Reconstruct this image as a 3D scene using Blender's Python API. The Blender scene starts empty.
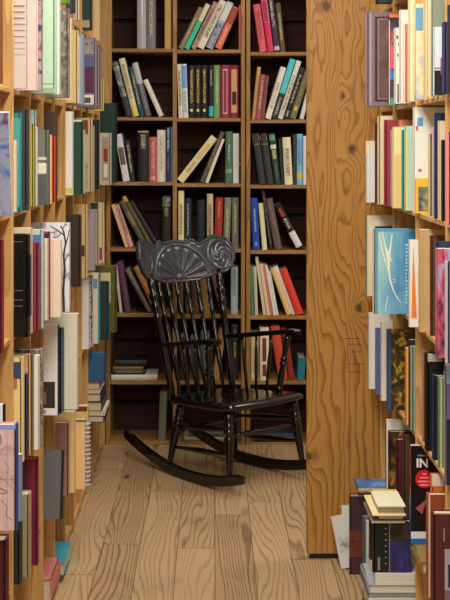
import bpy, math, random
from mathutils import Matrix, Vector
random.seed(7)
scene = bpy.context.scene
COL = scene.collection
F, CX, CY, H = 1283.0, 213.0, 145.0, 1.5
YB = 6.42                      # front of the back bookcases
LX, RX = -0.537, 0.600         # faces of the left and right bookcases
R = math.radians
def wx(px, Y): return (px - CX) / F * Y
def wz(py, Y): return H - (py - CY) / F * Y

# ------------------------------------------------------------ materials
def lin(c): return tuple(((v / 12.92) if v <= .04045 else ((v + .055) / 1.055) ** 2.4) for v in c)
MATS = {}
def new_mat(name):
    m = bpy.data.materials.new(name); m.use_nodes = True
    nt = m.node_tree; nt.nodes.clear()
    o = nt.nodes.new('ShaderNodeOutputMaterial'); b = nt.nodes.new('ShaderNodeBsdfPrincipled')
    nt.links.new(b.outputs[0], o.inputs[0])
    return m, nt, b
class N:
    """tiny node helper"""
    def __init__(s, nt): s.nt = nt
    def put(s, sock, v):
        if v is None: return
        if hasattr(v, 'is_output'): s.nt.links.new(v, sock)
        else: sock.default_value = v
    def math(s, op, a, b=None, c=None, clamp=False):
        n = s.nt.nodes.new('ShaderNodeMath'); n.operation = op; n.use_clamp = clamp
        s.put(n.inputs[0], a); s.put(n.inputs[1], b); s.put(n.inputs[2], c); return n.outputs[0]
    def xyz(s, v):
        n = s.nt.nodes.new('ShaderNodeSeparateXYZ'); s.put(n.inputs[0], v); return n.outputs
    def comb(s, x, y, z):
        n = s.nt.nodes.new('ShaderNodeCombineXYZ')
        for i, v in enumerate((x, y, z)): s.put(n.inputs[i], v)
        return n.outputs[0]
    def coord(s, k='Object'): return s.nt.nodes.new('ShaderNodeTexCoord').outputs[k]
    def noise(s, v, scale, detail=2, rough=.5, dist=0):
        n = s.nt.nodes.new('ShaderNodeTexNoise'); s.put(n.inputs['Vector'], v)
        n.inputs['Scale'].default_value = scale; n.inputs['Detail'].default_value = detail
        n.inputs['Roughness'].default_value = rough; n.inputs['Distortion'].default_value = dist
        return n.outputs[0]
    def white(s, v):
        n = s.nt.nodes.new('ShaderNodeTexWhiteNoise'); n.noise_dimensions = '3D'; s.put(n.inputs[0], v); return n.outputs[0]
    def ramp(s, f, stops, interp='LINEAR'):
        n = s.nt.nodes.new('ShaderNodeValToRGB'); s.put(n.inputs[0], f); e = n.color_ramp.elements
        n.color_ramp.interpolation = interp
        while len(e) < len(stops): e.new(.5)
        for i, (p, c) in enumerate(stops):
            e[i].position = p; e[i].color = (*lin(c), 1) if not isinstance(c, float) else (c, c, c, 1)
        return n.outputs[0]
    def mix(s, f, a, b):
        n = s.nt.nodes.new('ShaderNodeMix'); n.data_type = 'RGBA'
        s.put(n.inputs[0], f)
        for i, v in ((6, a), (7, b)):
            s.put(n.inputs[i], (*lin(v), 1) if isinstance(v, tuple) else v)
        return n.outputs[2]
    def bump(s, h, st, dist=.002):
        n = s.nt.nodes.new('ShaderNodeBump'); s.put(n.inputs['Height'], h); n.inputs['Strength'].default_value = st
        n.inputs['Distance'].default_value = dist; return n.outputs[0]

def plain(c, rough=.5, kind='cloth', gain=1.0):
    key = ('p', tuple(round(v, 2) for v in c), rough, kind, gain)
    if key in MATS: return MATS[key]
    m, nt, b = new_mat('%s_%02x%02x%02x' % (kind, *[int(v * 255) for v in c])); n = N(nt)
    co = n.coord()
    l = [min(.85, v * gain) for v in lin(c)]
    f = n.noise(co, 45, 3, .6)
    k = n.ramp(f, [(.25, .955), (.75, 1.03)])
    mx = nt.nodes.new('ShaderNodeMix'); mx.data_type = 'RGBA'; mx.blend_type = 'MULTIPLY'
    mx.inputs[0].default_value = 1; mx.inputs[6].default_value = (*l, 1); nt.links.new(k, mx.inputs[7])
    nt.links.new(mx.outputs[2], b.inputs['Base Color'])
    b.inputs['Roughness'].default_value = rough
    MATS[key] = m; return m

def pages_mat(c=(.86, .80, .68)):
    key = ('pages', c)
    if key in MATS: return MATS[key]
    m, nt, b = new_mat('page_block'); n = N(nt)
    x, y, z = n.xyz(n.coord())
    f = n.noise(n.comb(n.math('MULTIPLY', x, 900), n.math('MULTIPLY', y, 6), n.math('MULTIPLY', z, 6)), 1, 1)
    nt.links.new(n.ramp(f, [(.3, tuple(v * .8 for v in c)), (.6, c)]), b.inputs['Base Color'])
    b.inputs['Roughness'].default_value = .8
    MATS[key] = m; return m

def text_mat(base, ink, gain=1.0):
    key = ('t', base, ink, gain)
    if key in MATS: return MATS[key]
    m, nt, b = new_mat('spine_lettering'); n = N(nt)
    x, y, z = n.xyz(n.coord('Generated'))
    rnd = n.math('MULTIPLY', nt.nodes.new('ShaderNodeObjectInfo').outputs['Random'], 50.0)
    f = n.noise(n.comb(n.math('MULTIPLY', x, 3.0), rnd, n.math('MULTIPLY', z, 34)), 1, 2)
    a = n.math('MULTIPLY', n.math('GREATER_THAN', f, .49), .78)
    e = n.math('LESS_THAN', n.math('ABSOLUTE', n.math('SUBTRACT', x, .5)), .27)
    bb = tuple(v for v in base); l1 = n.mix(n.math('MULTIPLY', a, e), bb, ink)
    nt.links.new(l1, b.inputs['Base Color']); b.inputs['Roughness'].default_value = .45
    MATS[key] = m; return m

def blotch(c1, c2, c3, scale=30, sx=1.0, sz=1.0, rough=.4, name='printed_cover'):
    key = ('b', c1, c2, c3, scale, sx, sz)
    if key in MATS: return MATS[key]
    m, nt, b = new_mat(name); n = N(nt)
    x, y, z = n.xyz(n.coord())
    f = n.noise(n.comb(n.math('MULTIPLY', x, sx), n.math('MULTIPLY', y, sx), n.math('MULTIPLY', z, sz)), scale, 3, .6, .6)
    nt.links.new(n.ramp(f, [(.36, c1), (.48, c2), (.52, c2), (.64, c3)]), b.inputs['Base Color'])
    b.inputs['Roughness'].default_value = rough
    MATS[key] = m; return m

def wood(name, light, dark, axis='z', scale=1.0, rough=.55):
    key = ('w', name)
    if key in MATS: return MATS[key]
    m, nt, b = new_mat(name); n = N(nt)
    x, y, z = n.xyz(n.coord())
    s = {'x': (.6, 9, 9), 'y': (9, .6, 9), 'z': (9, 9, .6)}[axis]
    v = n.comb(n.math('MULTIPLY', x, s[0]), n.math('MULTIPLY', y, s[1]), n.math('MULTIPLY', z, s[2]))
    f = n.noise(v, scale, 2, .5, .3)
    g = n.math('FRACT', n.math('MULTIPLY', f, 9))
    fine = n.noise(v, 14 * scale, 2)
    t = n.math('ADD', n.math('MULTIPLY', g, .55), n.math('MULTIPLY', fine, .5))
    big = n.noise(n.coord(), 2.0, 1)
    t = n.math('ADD', t, n.math('MULTIPLY', n.math('SUBTRACT', big, .5), .5))
    nt.links.new(n.ramp(t, [(.15, light), (.95, dark)]), b.inputs['Base Color'])
    b.inputs['Roughness'].default_value = rough
    nt.links.new(n.bump(fine, .15), b.inputs['Normal'])
    MATS[key] = m; return m

# ------------------------------------------------------------ mesh building
class MB:
    def __init__(s): s.v = []; s.f = []
    def box(s, x0, x1, y0, y1, z0, z1):
        k = len(s.v)
        s.v += [(x0, y0, z0), (x1, y0, z0), (x1, y1, z0), (x0, y1, z0), (x0, y0, z1), (x1, y0, z1), (x1, y1, z1), (x0, y1, z1)]
        s.f += [tuple(k + i for i in q) for q in ((0, 3, 2, 1), (4, 5, 6, 7), (0, 1, 5, 4), (1, 2, 6, 5), (2, 3, 7, 6), (3, 0, 4, 7))]
        return s
    def bbox(s, x0, x1, y0, y1, z0, z1, c):
        """box with chamfered vertical and horizontal edges"""
        k = len(s.v)
        rings = [(z0, c), (z0 + c, 0), (z1 - c, 0), (z1, c)]
        for z, q in rings:
            a0, a1, b0, b1 = x0 + q, x1 - q, y0 + q, y1 - q
            s.v += [(a0 + c, b0, z), (a1 - c, b0, z), (a1, b0 + c, z), (a1, b1 - c, z), (a1 - c, b1, z), (a0 + c, b1, z), (a0, b1 - c, z), (a0, b0 + c, z)]
        for r in range(3):
            for i in range(8):
                j = (i + 1) % 8; s.f.append((k + r * 8 + i, k + r * 8 + j, k + r * 8 + 8 + j, k + r * 8 + 8 + i))
        s.f.append(tuple(k + 7 - i for i in range(8))); s.f.append(tuple(k + 24 + i for i in range(8)))
        return s
    def prism(s, pts, z0, z1):
        k = len(s.v); m = len(pts)
        s.v += [(x, y, z0) for x, y in pts] + [(x, y, z1) for x, y in pts]
        for i in range(m):
            j = (i + 1) % m; s.f.append((k + i, k + j, k + m + j, k + m + i))
        s.f.append(tuple(k + m - 1 - i for i in range(m))); s.f.append(tuple(k + m + i for i in range(m)))
        return s
    def tube(s, pts, rad, seg=8, flat=(1, 1)):
        """sweep: pts list of Vectors, rad float or list"""
        k = len(s.v); n = len(pts); pts = [Vector(p) for p in pts]
        if not isinstance(rad, (list, tuple)): rad = [rad] * n
        d0 = (pts[-1] - pts[0]).normalized(); up = Vector((0, 0, 1)) if abs(d0.z) < .8 else Vector((0, 1, 0))
        for i in range(n):
            t = (pts[min(i + 1, n - 1)] - pts[max(i - 1, 0)]).normalized()
            a = t.cross(up).normalized(); b = a.cross(t)
            for j in range(seg):
                q = 2 * math.pi * j / seg
                s.v.append(tuple(pts[i] + a * math.cos(q) * rad[i] * flat[0] + b * math.sin(q) * rad[i] * flat[1]))
        for i in range(n - 1):
            for j in range(seg):
                l = (j + 1) % seg; s.f.append((k + i * seg + j, k + i * seg + l, k + (i + 1) * seg + l, k + (i + 1) * seg + j))
        s.f.append(tuple(k + seg - 1 - j for j in range(seg))); s.f.append(tuple(k + (n - 1) * seg + j for j in range(seg)))
        return s
    def lathe(s, p0, p1, prof, seg=10):
        p0 = Vector(p0); p1 = Vector(p1)
        return s.tube([p0.lerp(p1, t) for t, r in prof], [r for t, r in prof], seg)
    def build(s, name, mat, parent=None, smooth=False):
        me = bpy.data.meshes.new(name); me.from_pydata(s.v, [], s.f); me.validate()
        import bmesh
        bm = bmesh.new(); bm.from_mesh(me); bmesh.ops.recalc_face_normals(bm, faces=bm.faces); bm.to_mesh(me); bm.free()
        me.materials.append(mat)
        if smooth:
            for p in me.polygons: p.use_smooth = True
        o = bpy.data.objects.new(name, me); COL.objects.link(o)
        if parent: o.parent = parent
        return o
def empty(name, loc=(0, 0, 0), rz=0.0):
    o = bpy.data.objects.new(name, None); COL.objects.link(o); o.location = loc; o.rotation_euler = (0, 0, rz)
    o.empty_display_size = .05; return o
LABELS = {}
def tag(o, label, cat, group=None):
    o['label'] = label; o['category'] = cat
    if group: o['group'] = group
    if label in LABELS: print('DUPLICATE LABEL', label)
    nw = len(label.split())
    if nw < 4 or nw > 16: print('LABEL LENGTH', nw, label)
    LABELS[label] = o
    return o
def struct(o): o['kind'] = 'structure'; return o

# ------------------------------------------------------------ one book
def make_book(t, h, d, cov, kind='h', spine=None, deco=(), pages=(.86, .80, .68), gain=1.0, rough=None, mat=None, name=None, bulge=None):
    """spine faces -Y at y=0, thickness along +X, height along +Z"""
    name = name or {'h': 'hardcover_book', 's': 'paperback_book', 'n': 'notebook', 'm': 'magazine'}[kind]
    root = empty(name)
    hard = kind == 'h'
    b = min(.0028 if hard else .0009, t * .2)
    rough = rough if rough is not None else (.55 if hard else .38)
    bg = bulge if bulge is not None else (min(.005, t * .14) if hard else min(.0012, t * .05))
    cm = mat or plain(cov, rough, 'cover', gain)
    sp = [(t * i / 8, -bg * (1 - (2 * i / 8 - 1) ** 2)) for i in range(9)]
    m = MB()
    m.prism([(0, 0), (b, 0), (b, d), (0, d)], 0, h); m.prism([(t - b, 0), (t, 0), (t, d), (t - b, d)], 0, h)
    if spine is None:
        m.prism(sp + [(t, b), (0, b)], 0, h)
    sp_o = cv_o = m.build('cover', cm, root)
    if spine is not None:
        sm = spine if not isinstance(spine, tuple) else plain(spine, rough, 'spine', gain)
        sp_o = MB().prism(sp + [(t, b), (0, b)], 0, h).build('spine', sm, root)
    ov = .0035 if hard else .0006
    MB().box(b, t - b, b, d - ov, ov, h - ov).build('pages', pages_mat(pages), root)
    scol = spine if isinstance(spine, tuple) else cov
    for iq, q in enumerate(deco):
        k = q[0]; lay = .0005 + .00035 * iq
        if k in 'bt':
            z0, z1, c = q[1], q[2], q[3]; e = q[4] if len(q) > 4 else (.03 if k == 'b' else .12)
            pts = []
            for i in range(7):
                x = t * (e + (1 - 2 * e) * i / 6); pts.append((x, -bg * (1 - (2 * x / t - 1) ** 2) - lay))
            mm = MB(); mm.prism(pts + [(x, y + .0004) for x, y in reversed(pts)], z0 * h, z1 * h)
            if k == 'b': mm.build('spine_band', plain(c, rough, 'print', gain) if isinstance(c, tuple) else c, sp_o)
            else: mm.build('spine_title', text_mat(scol, c), sp_o)
        elif k == 'c' or k == 'r':      # panel on the x=0 cover (c) or the x=t cover (r): u from the spine, z fractions
            u0, u1, z0, z1, c = q[1:6]
            x0, x1 = (-lay, 0) if k == 'c' else (t, t + lay)
            nm = q[6] if len(q) > 6 else 'cover_panel'
            MB().box(x0, x1, u0 * d, u1 * d, z0 * h, z1 * h).build(nm, plain(c, rough, 'print', gain) if isinstance(c, tuple) else c, cv_o)
    return root, bg

def at(root, loc, lean=0.0, rz=0.0):
    root.location = loc; root.rotation_euler = (0, R(lean), R(rz))

# ------------------------------------------------------------ camera, view, light
cam = bpy.data.cameras.new('camera'); co = bpy.data.objects.new('camera', cam); COL.objects.link(co)
co.location = (0, 0, H); co.rotation_euler = (R(90), 0, 0)
cam.sensor_width = 36; cam.lens = F / 600 * 36; cam.shift_x = (225 - CX) / 600; cam.shift_y = -(300 - CY) / 600
cam.clip_start = .05
scene.camera = co
vs = scene.view_settings
vs.view_transform = 'Standard'; vs.look = 'None'; vs.gamma = 1; vs.use_curve_mapping = False; vs.exposure = 0.45
w = bpy.data.worlds.new('room_light'); scene.world = w; w.use_nodes = True
w.node_tree.nodes['Background'].inputs[0].default_value = (1, .95, .88, 1)
w.node_tree.nodes['Background'].inputs[1].default_value = .35
def area(name, loc, sx, sy, power, rot=(0, 0, 0), col=(1, .97, .91)):
    l = bpy.data.lights.new(name, 'AREA'); l.shape = 'RECTANGLE'; l.size = sx; l.size_y = sy; l.energy = power; l.color = col
    o = bpy.data.objects.new(name, l); COL.objects.link(o); o.location = loc; o.rotation_euler = rot; return o
area('ceiling_light_near', (0.0, 2.5, 2.86), .35, 2.4, 56)
area('ceiling_light_far', (0.0, 5.0, 2.86), .30, 1.2, 10)
area('added_light_right', (1.75, 5.5, 2.80), .5, 1.4, 20)  # added unseen lamp, put here to give the chair crest its sheen
area('ceiling_light_entrance', (0.0, -.3, 2.86), 1.0, 1.0, 48)

# ------------------------------------------------------------ setting
def floor_mat():
    m, nt, b = new_mat('old_fir_floorboards'); n = N(nt)
    x, y, z = n.xyz(n.coord())
    u = n.math('DIVIDE', n.math('SUBTRACT', x, .007), .14)
    idx = n.math('FLOOR', u); fr = n.math('SUBTRACT', u, idx)
    r1 = n.white(n.comb(idx, 3.1, 7.7))
    v = n.math('DIVIDE', n.math('ADD', y, n.math('MULTIPLY', r1, 9.0)), 1.45)
    seg = n.math('FLOOR', v); fv = n.math('SUBTRACT', v, seg)
    r2 = n.white(n.comb(idx, seg, 1.3)); r3 = n.white(n.comb(idx, seg, 5.9))
    gx = n.math('ADD', x, n.math('MULTIPLY', r2, 13.0)); gy = n.math('ADD', y, n.math('MULTIPLY', r3, 17.0))
    g = n.noise(n.comb(n.math('MULTIPLY', gx, 9.0), n.math('MULTIPLY', gy, .95), 0.0), 1.0, 1.0, .4, .1)
    cyc = n.math('FRACT', n.math('ADD', n.math('MULTIPLY', g, 10.0), n.math('MULTIPLY', gx, 52.0)))
    line = n.ramp(cyc, [(0, .0), (.55, .05), (.82, 1.0), (.92, .85), (1.0, .0)])
    fine = n.noise(n.comb(n.math('MULTIPLY', x, 300), n.math('MULTIPLY', y, 9), 0.0), 1, 2)
    tone = n.math('ADD', n.math('MULTIPLY', line, .40), n.math('ADD', n.math('MULTIPLY', n.math('SUBTRACT', r3, .5), .34), n.math('MULTIPLY', n.math('SUBTRACT', fine, .5), .5)))
    c = n.ramp(tone, [(0, (.735, .61, .445)), (.26, (.655, .525, .37)), (.70, (.38, .27, .17))])
    stain = n.noise(n.comb(n.math('MULTIPLY', x, 2.2), n.math('MULTIPLY', y, 1.4), 0.0), 2.2, 4, .6)
    c = n.mix(n.ramp(stain, [(.56, .0), (.80, .45)]), c, (.36, .29, .22))
    kn = nt.nodes.new('ShaderNodeTexVoronoi'); kn.inputs['Scale'].default_value = 1
    nt.links.new(n.comb(n.math('MULTIPLY', gx, 4.5), n.math('MULTIPLY', gy, 1.7), 0.0), kn.inputs['Vector'])
    c = n.mix(n.ramp(kn.outputs['Distance'], [(.035, .85), (.085, .0)]), c, (.30, .19, .12))
    ed = n.math('MINIMUM', fr, n.math('SUBTRACT', 1.0, fr))
    gap = n.math('LESS_THAN', ed, .013)
    gapy = n.math('LESS_THAN', fv, .0032)
    gg = n.math('MAXIMUM', gap, gapy)
    c = n.mix(n.math('MULTIPLY', gg, .62), c, (.17, .11, .07))
    nt.links.new(c, b.inputs['Base Color']); b.inputs['Roughness'].default_value = .62
    nt.links.new(n.bump(n.math('SUBTRACT', n.math('MULTIPLY', line, .15), gg), .35), b.inputs['Normal'])
    return m
struct(MB().box(-1.3, 2.7, -1.6, 6.78, -.05, 0).build('floor', floor_mat()))
wall = plain((.80, .76, .68), .9, 'plaster')
struct(MB().box(-1.3, 2.7, 6.74, 6.80, 0, 2.95).build('wall_back', wall))
struct(MB().box(-1.0, -.92, -1.6, 6.74, 0, 2.95).build('wall_left', wall))
struct(MB().box(2.60, 2.68, -1.6, 6.74, 0, 2.95).build('wall_right', wall))
struct(MB().box(-1.3, 2.7, -1.6, 6.80, 2.92, 3.0).build('ceiling', plain((.9, .88, .84), .9, 'ceiling_paint')))

# plywood partition panel
def ply_mat(knots):
    m, nt, b = new_mat('fir_plywood'); n = N(nt)
    x, y, z = n.xyz(n.coord())
    f = n.noise(n.comb(n.math('MULTIPLY', x, 11.0), 0.0, n.math('MULTIPLY', z, 2.3)), 1.0, 2.0, .40, .25)
    amp = n.ramp(n.math('MULTIPLY', z, .4), [(.10, .22), (.50, .75), (.80, 1.0)])
    f = n.math('ADD', n.math('MULTIPLY', n.math('MULTIPLY', f, amp), 14.5), n.math('MULTIPLY', x, 40.0))
    wob = n.noise(n.comb(n.math('MULTIPLY', x, 40), 0.0, n.math('MULTIPLY', z, 12)), 1.0, 1)
    f = n.math('ADD', f, n.math('MULTIPLY', wob, .55))
    dark = None
    for kx, kz, s, rr in knots:
        dx = n.math('SUBTRACT', x, kx); dz = n.math('MULTIPLY', n.math('SUBTRACT', z, kz), .75)
        d2 = n.math('ADD', n.math('MULTIPLY', dx, dx), n.math('MULTIPLY', dz, dz))
        gs = n.math('EXPONENT', n.math('MULTIPLY', d2, -1 / (s * s)))
        f = n.math('ADD', f, n.math('MULTIPLY', gs, 2.6))
        dk = n.ramp(n.math('SQRT', d2), [(rr * .6, 1.0), (rr * 1.3, .0)])
        dark = dk if dark is None else n.math('MAXIMUM', dark, dk)
    cyc = n.math('FRACT', f)
    line = n.ramp(cyc, [(0, .0), (.50, .12), (.80, .72), (.90, .80), (1.0, .05)])
    fine = n.noise(n.comb(n.math('MULTIPLY', x, 260), 0.0, n.math('MULTIPLY', z, 8)), 1, 2)
    tone = n.math('ADD', n.math('MULTIPLY', line, .72), n.math('MULTIPLY', n.math('SUBTRACT', fine, .5), .45))
    big = n.noise(n.coord(), 3.0, 2)
    tone = n.math('ADD', tone, n.math('MULTIPLY', n.math('SUBTRACT', big, .5), .5))
    c = n.ramp(tone, [(0, (.715, .52, .255)), (.35, (.645, .445, .19)), (.85, (.415, .26, .10))])
    c = n.mix(n.math('MULTIPLY', dark, .85), c, (.22, .13, .08))
    nt.links.new(c, b.inputs['Base Color']); b.inputs['Roughness'].default_value = .42
    return m
YP = 4.65
kn = [(wx(352, YP), wz(149, YP), .055, .014), (wx(326, YP), wz(6, YP), .045, .017), (wx(343, YP), wz(96, YP), .04, .009),
      (wx(359, YP), wz(308, YP), .035, .013), (wx(309, YP), wz(456, YP), .05, .012)]
pan = empty('partition_panel', (.34, YP, 0))
o = MB().bbox(0, .66, 0, .034, .018, 2.62, .0015).build('plywood_sheet', ply_mat([(a - .34, b_, c, d) for a, b_, c, d in kn]), pan)
MB().box(.012, .66, .004, .030, 0, .018).build('shadow_gap_strip', plain((.06, .05, .04), .8, 'near_black'), pan)  # near-black foot strip, coloured as the shadow in the gap below the sheet
st = MB()
def pr(x0, x1, y0, y1): st.box(wx(x0, YP) - .34, wx(x1, YP) - .34, -.0006, 0, wz(y1, YP), wz(y0, YP))
pr(347.5, 348, 344, 372); pr(355.4, 355.8, 345, 372); pr(344.5, 361, 338.2, 338.8); pr(348, 361, 344.0, 344.5); pr(347, 364, 363.6, 364.1); pr(347.5, 362, 371.6, 372.2)
for x in (352, 354, 358, 360): pr(x, x + .9, 350.5, 353.0)
st.build('grade_stamp', plain((.36, .22, .10), .6, 'faded_ink'), pan)
tag(pan, 'tall varnished fir plywood panel with knots and wavy grain, right of the rocking chair', 'panel')

# ------------------------------------------------------------ bookcases
PINE = wood('pine_boards', (.84, .67, .41), (.66, .48, .25), 'z', 1.4)
PINEH = wood('pine_shelves', (.85, .68, .45), (.64, .45, .25), 'y', 1.4)
DARKW = wood('brown_stained_boards', (.27, .13, .085), (.15, .07, .05), 'x', 1.2, .9)
EDGE = wood('oak_edges', (.70, .53, .30), (.50, .345, .17), 'x', 1.2)
EDGEV = wood('oak_uprights', (.72, .55, .31), (.50, .345, .17), 'z', 1.2)
LZ = [.03, .30, .64, .98, 1.317, 1.654, 1.985, 2.32]
LYS = [2.82, 3.12, 3.45, 3.775, 4.06, 4.36, 4.67, 4.96, 5.26, 5.52, 5.80, 6.09, 6.385]
lb = empty('bookcase', (LX, 2.82, 0))
tag(lb, 'long pine bookcase along the left side of the aisle', 'bookcase')
def loc(o, p=(LX, 2.82, 0)): o.location = (-p[0], -p[1], -p[2]); return o
for z in LZ: loc(MB().bbox(-.80, LX - .008, 2.826, 6.17 if abs(z - 1.654) < .01 else 6.40, z - .014, z, .0015).build('shelf', PINEH, lb))
for y in LYS: loc(MB().bbox(-.80, LX - .001, y, y + .014, 0, 2.36, .0015).build('upright', PINE, lb))
loc(MB().box(-.812, -.80, 2.82, 6.40, 0, 2.36).build('back_panel', PINE, lb))
loc(MB().box(-.80, LX - .02, 2.82, 6.40, 0, .012).build('plinth', PINEH, lb))
RZ = [.30, .64, .97, 1.30, 1.63, 1.98, 2.32]
RYS = [2.82, 3.31, 3.80, 4.28, 4.615]
loc(MB().bbox(-.57, -.503, 6.35, 6.384, 1.70, 2.36, .002).build('end_stile', PINE, lb))
rb = empty('bookcase', (RX, 2.82, 0))
tag(rb, 'pine bookcase along the right side of the aisle, in front of the plywood panel', 'bookcase')
P2 = (RX, 2.82, 0)
for z in RZ: loc(MB().bbox(RX + .004, .84, 2.826, 4.626, z - .014, z, .0015).build('shelf', PINEH, rb), P2)
for y in RYS: loc(MB().bbox(RX + .001, .84, y, y + .014, 0, 2.36, .0015).build('upright', PINE, rb), P2)
loc(MB().box(.84, .852, 2.82, 4.63, 0, 2.36).build('back_panel', PINE, rb), P2)

SB = F / YB
def bx(px): return (px - CX) / SB
def bz(py): return H - (py - CY) / SB
ROWY = {0: [48.5, 117, 182, 248, 313.5, 381, 441], 1: [49.5, 118, 183.5, 249, 315, 381, 442.5], 2: [52, 119.5, 185, 250.5, 316, 381, 443]}
def back_case(xl, xr, cols, shelves, label, div):
    X0, X1 = bx(xl), bx(xr)
    root = empty('bookcase', (X0, YB, 0)); tag(root, label, 'bookcase'); P = (X0, YB, 0)
    D = .245
    def L(m, n, mat): return loc(m.build(n, mat, root), P)
    for a, b_ in [(xl, xl + 4), (xr - 4, xr)] + div:
        L(MB().bbox(bx(a), bx(b_), YB, YB + D, 0, 2.42, .0012), 'upright', EDGEV)
    for c, (a, b_) in zip(cols, shelves):
        for y in ROWY[c] + [-17]:
            z = bz(y); L(MB().bbox(bx(a), bx(b_), YB + .002, YB + D, z - .018, z, .0012), 'shelf', EDGE)
        zb = sorted(bz(y) for y in ROWY[c] + [-17])
        for z0, z1 in zip(zb[:-1], zb[1:]):          # two back boards behind each shelf, with a gap between
            mid = z0 + (z1 - z0) * .46
            L(MB().box(bx(a), bx(b_), YB + D, YB + D + .012, z0 - .018, mid), 'back_board', DARKW)
            L(MB().box(bx(a), bx(b_), YB + D, YB + D + .012, mid + .022, z1 - .018), 'back_board', DARKW)
        L(MB().box(bx(a), bx(b_), YB + D + .02, YB + D + .03, 0, 2.42), 'backing', plain((.05, .035, .03), .9, 'near_black'))
        z = bz(ROWY[c][-1])
        L(MB().box(bx(a), bx(b_), YB + .004, YB + .02, 0, z - .018), 'plinth', EDGE)
back_case(106, 245, [0, 1], [(110, 172.7), (176.7, 241)], 'dark wooden bookcase behind the rocking chair, left and middle columns', [(172.7, 176.7)])
back_case(246.2, 316, [2], [(250.2, 312)], 'narrow dark wooden bookcase behind the rocking chair, beside the plywood panel', [])

# ------------------------------------------------------------ books on the back bookcases
COLN = ['left column of back shelves', 'middle column of back shelves', 'right column of back shelves']
ROWN = ['top row', 'second row', 'third row', 'fourth row', 'fifth row', 'sixth row', 'bottom row']
INKS = {True: (.86, .80, .62), False: (.22, .18, .15)}
def bb(row, c, x0, w_, L, lean, col, desc, deco=None, kind='h', spine=None, gain=1.0, rough=None, mat=None, rec=None, base=None, d=None):
    t = w_ / SB; h = L / SB
    d = d or random.uniform(.15, .19)
    if deco is None:
        lum = sum((spine or col)) / 3
        deco = [('t', random.uniform(.18, .3), random.uniform(.75, .92), INKS[lum < .5])] if w_ > 3.5 and L > 35 else []
    root, bg = make_book(t, h, d, col, kind, spine, deco, gain=gain * BG, rough=rough, mat=mat)
    z = bz(base if base is not None else ROWY[c][row]) + .0005
    if lean > 0: z += t * math.sin(R(lean))
    rec = .012 + random.uniform(0, .02) if rec is None else rec
    at(root, (bx(x0), YB + rec, z), lean, 0)
    tag(root, '%s, %s, %s' % (desc, ROWN[row], COLN[c]), 'book', 'books in the %s of the %s' % (ROWN[row], COLN[c]))
    return root
def bflat(row, c, xl, xr, y1, y0, col, desc, deco=None, kind='h', spine=None):
    t = (y0 - y1) / SB; h = (xr - xl) / SB
    root, bg = make_book(t, h, .17, col, kind, spine, deco or [], gain=BG)
    at(root, (bx(xr), YB + .02, bz(y0) + .0008), -90, 0)
    tag(root, '%s, %s, %s' % (desc, ROWN[row], COLN[c]), 'book', 'books in the %s of the %s' % (ROWN[row], COLN[c]))
BG = 1.25
# top row
bb(0, 0, 137, 9, 60, 0, (.66, .66, .67), 'tall book in shiny silver plastic sleeve', [], rough=.15)
bb(0, 0, 146.3, 9, 61, 0, (.45, .45, .50), 'tall slate grey book beside the silver one')
bb(0, 0, 164.5, 6.5, 58, 0, (.76, .62, .36), 'tan yellow book against the upright', [('b', .05, .4, (.45, .5, .45), .5)])
bb(0, 1, 178.4, 4.6, 46, 26.5, (.52, .47, .37), 'dull tan book leaning right')
bb(0, 1, 184, 5, 50, 26, (.25, .74, .60), 'mint green book with cream top', [('b', .62, .99, (.85, .82, .70))])
bb(0, 1, 191, 5, 52, 26, (.72, .55, .50), 'dusty pink leaning book')
bb(0, 1, 197, 7, 53, 26, (.86, .83, .74), 'wide cream leaning book')
bb(0, 1, 206, 7, 51, 25, (.62, .68, .78), 'pale blue leaning book with dark speckles', [('b', .02, .55, blotch((.3, .36, .5), (.6, .66, .75), (.8, .6, .6), 60), .03), ('b', .6, .97, (.82, .82, .80))])
bb(0, 1, 215, 6.5, 45, 24, (.92, .44, .33), 'salmon red leaning book', [('b', .6, .98, (.62, .28, .22)), ('t', .1, .5, (.95, .8, .7))])
bb(0, 1, 238.9, 2.0, 45, 0, (.72, .36, .30), 'thin brick red upright book')
bb(0, 2, 260, 7, 48, -8, (.92, .36, .42), 'pinkish red book leaning left')
bb(0, 2, 267.8, 6, 54, -7.5, (.80, .15, .36), 'crimson book leaning left', [('b', .55, .97, (.85, .55, .58)), ('t', .56, .96, (.4, .1, .2))])
bb(0, 2, 274.6, 5.6, 56, -7.5, (.20, .17, .27), 'dark navy book with white lettering', [('t', .45, .98, (.92, .90, .86)), ('b', .03, .1, (.75, .7, .75))])
bb(0, 2, 281, 5, 50, -6, (.36, .31, .18), 'dark olive book behind the crimson ones', rec=.05)
# second row
bb(1, 0, 126, 6, 57, -15, (.24, .24, .25), 'black and silver book in plastic, leaning left', [('b', .35, .97, blotch((.25, .25, .26), (.5, .5, .5), (.8, .8, .8), 50), .04)], rough=.15)
bb(1, 0, 132.8, 6, 60, -14, (.88, .83, .68), 'cream book leaning left with yellow foot', [('b', .01, .2, (.86, .78, .40)), ('t', .3, .9, (.6, .45, .35))])
bb(1, 0, 139.5, 4.5, 51, -13, (.05, .30, .33), 'dark teal book leaning left')
bb(1, 0, 145, 6, 56, -14, (.36, .36, .40), 'grey book leaning left with silver top', [('b', .6, .98, (.72, .72, .74)), ('t', .1, .6, (.7, .68, .62))], rough=.25)
bb(1, 0, 159, 4.6, 40, -24, (.92, .87, .80), 'small white book leaning left by itself', [])
bb(1, 1, 178.6, 4.2, 54, -1.8, (.83, .81, .74), 'off-white book beside the left upright')
bb(1, 1, 183.0, 5.2, 54, -1.9, (.80, .86, .92), 'white book with blue upper spine', [('b', .55, .97, (.42, .62, .88)), ('t', .1, .5, (.5, .6, .7))])
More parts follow.
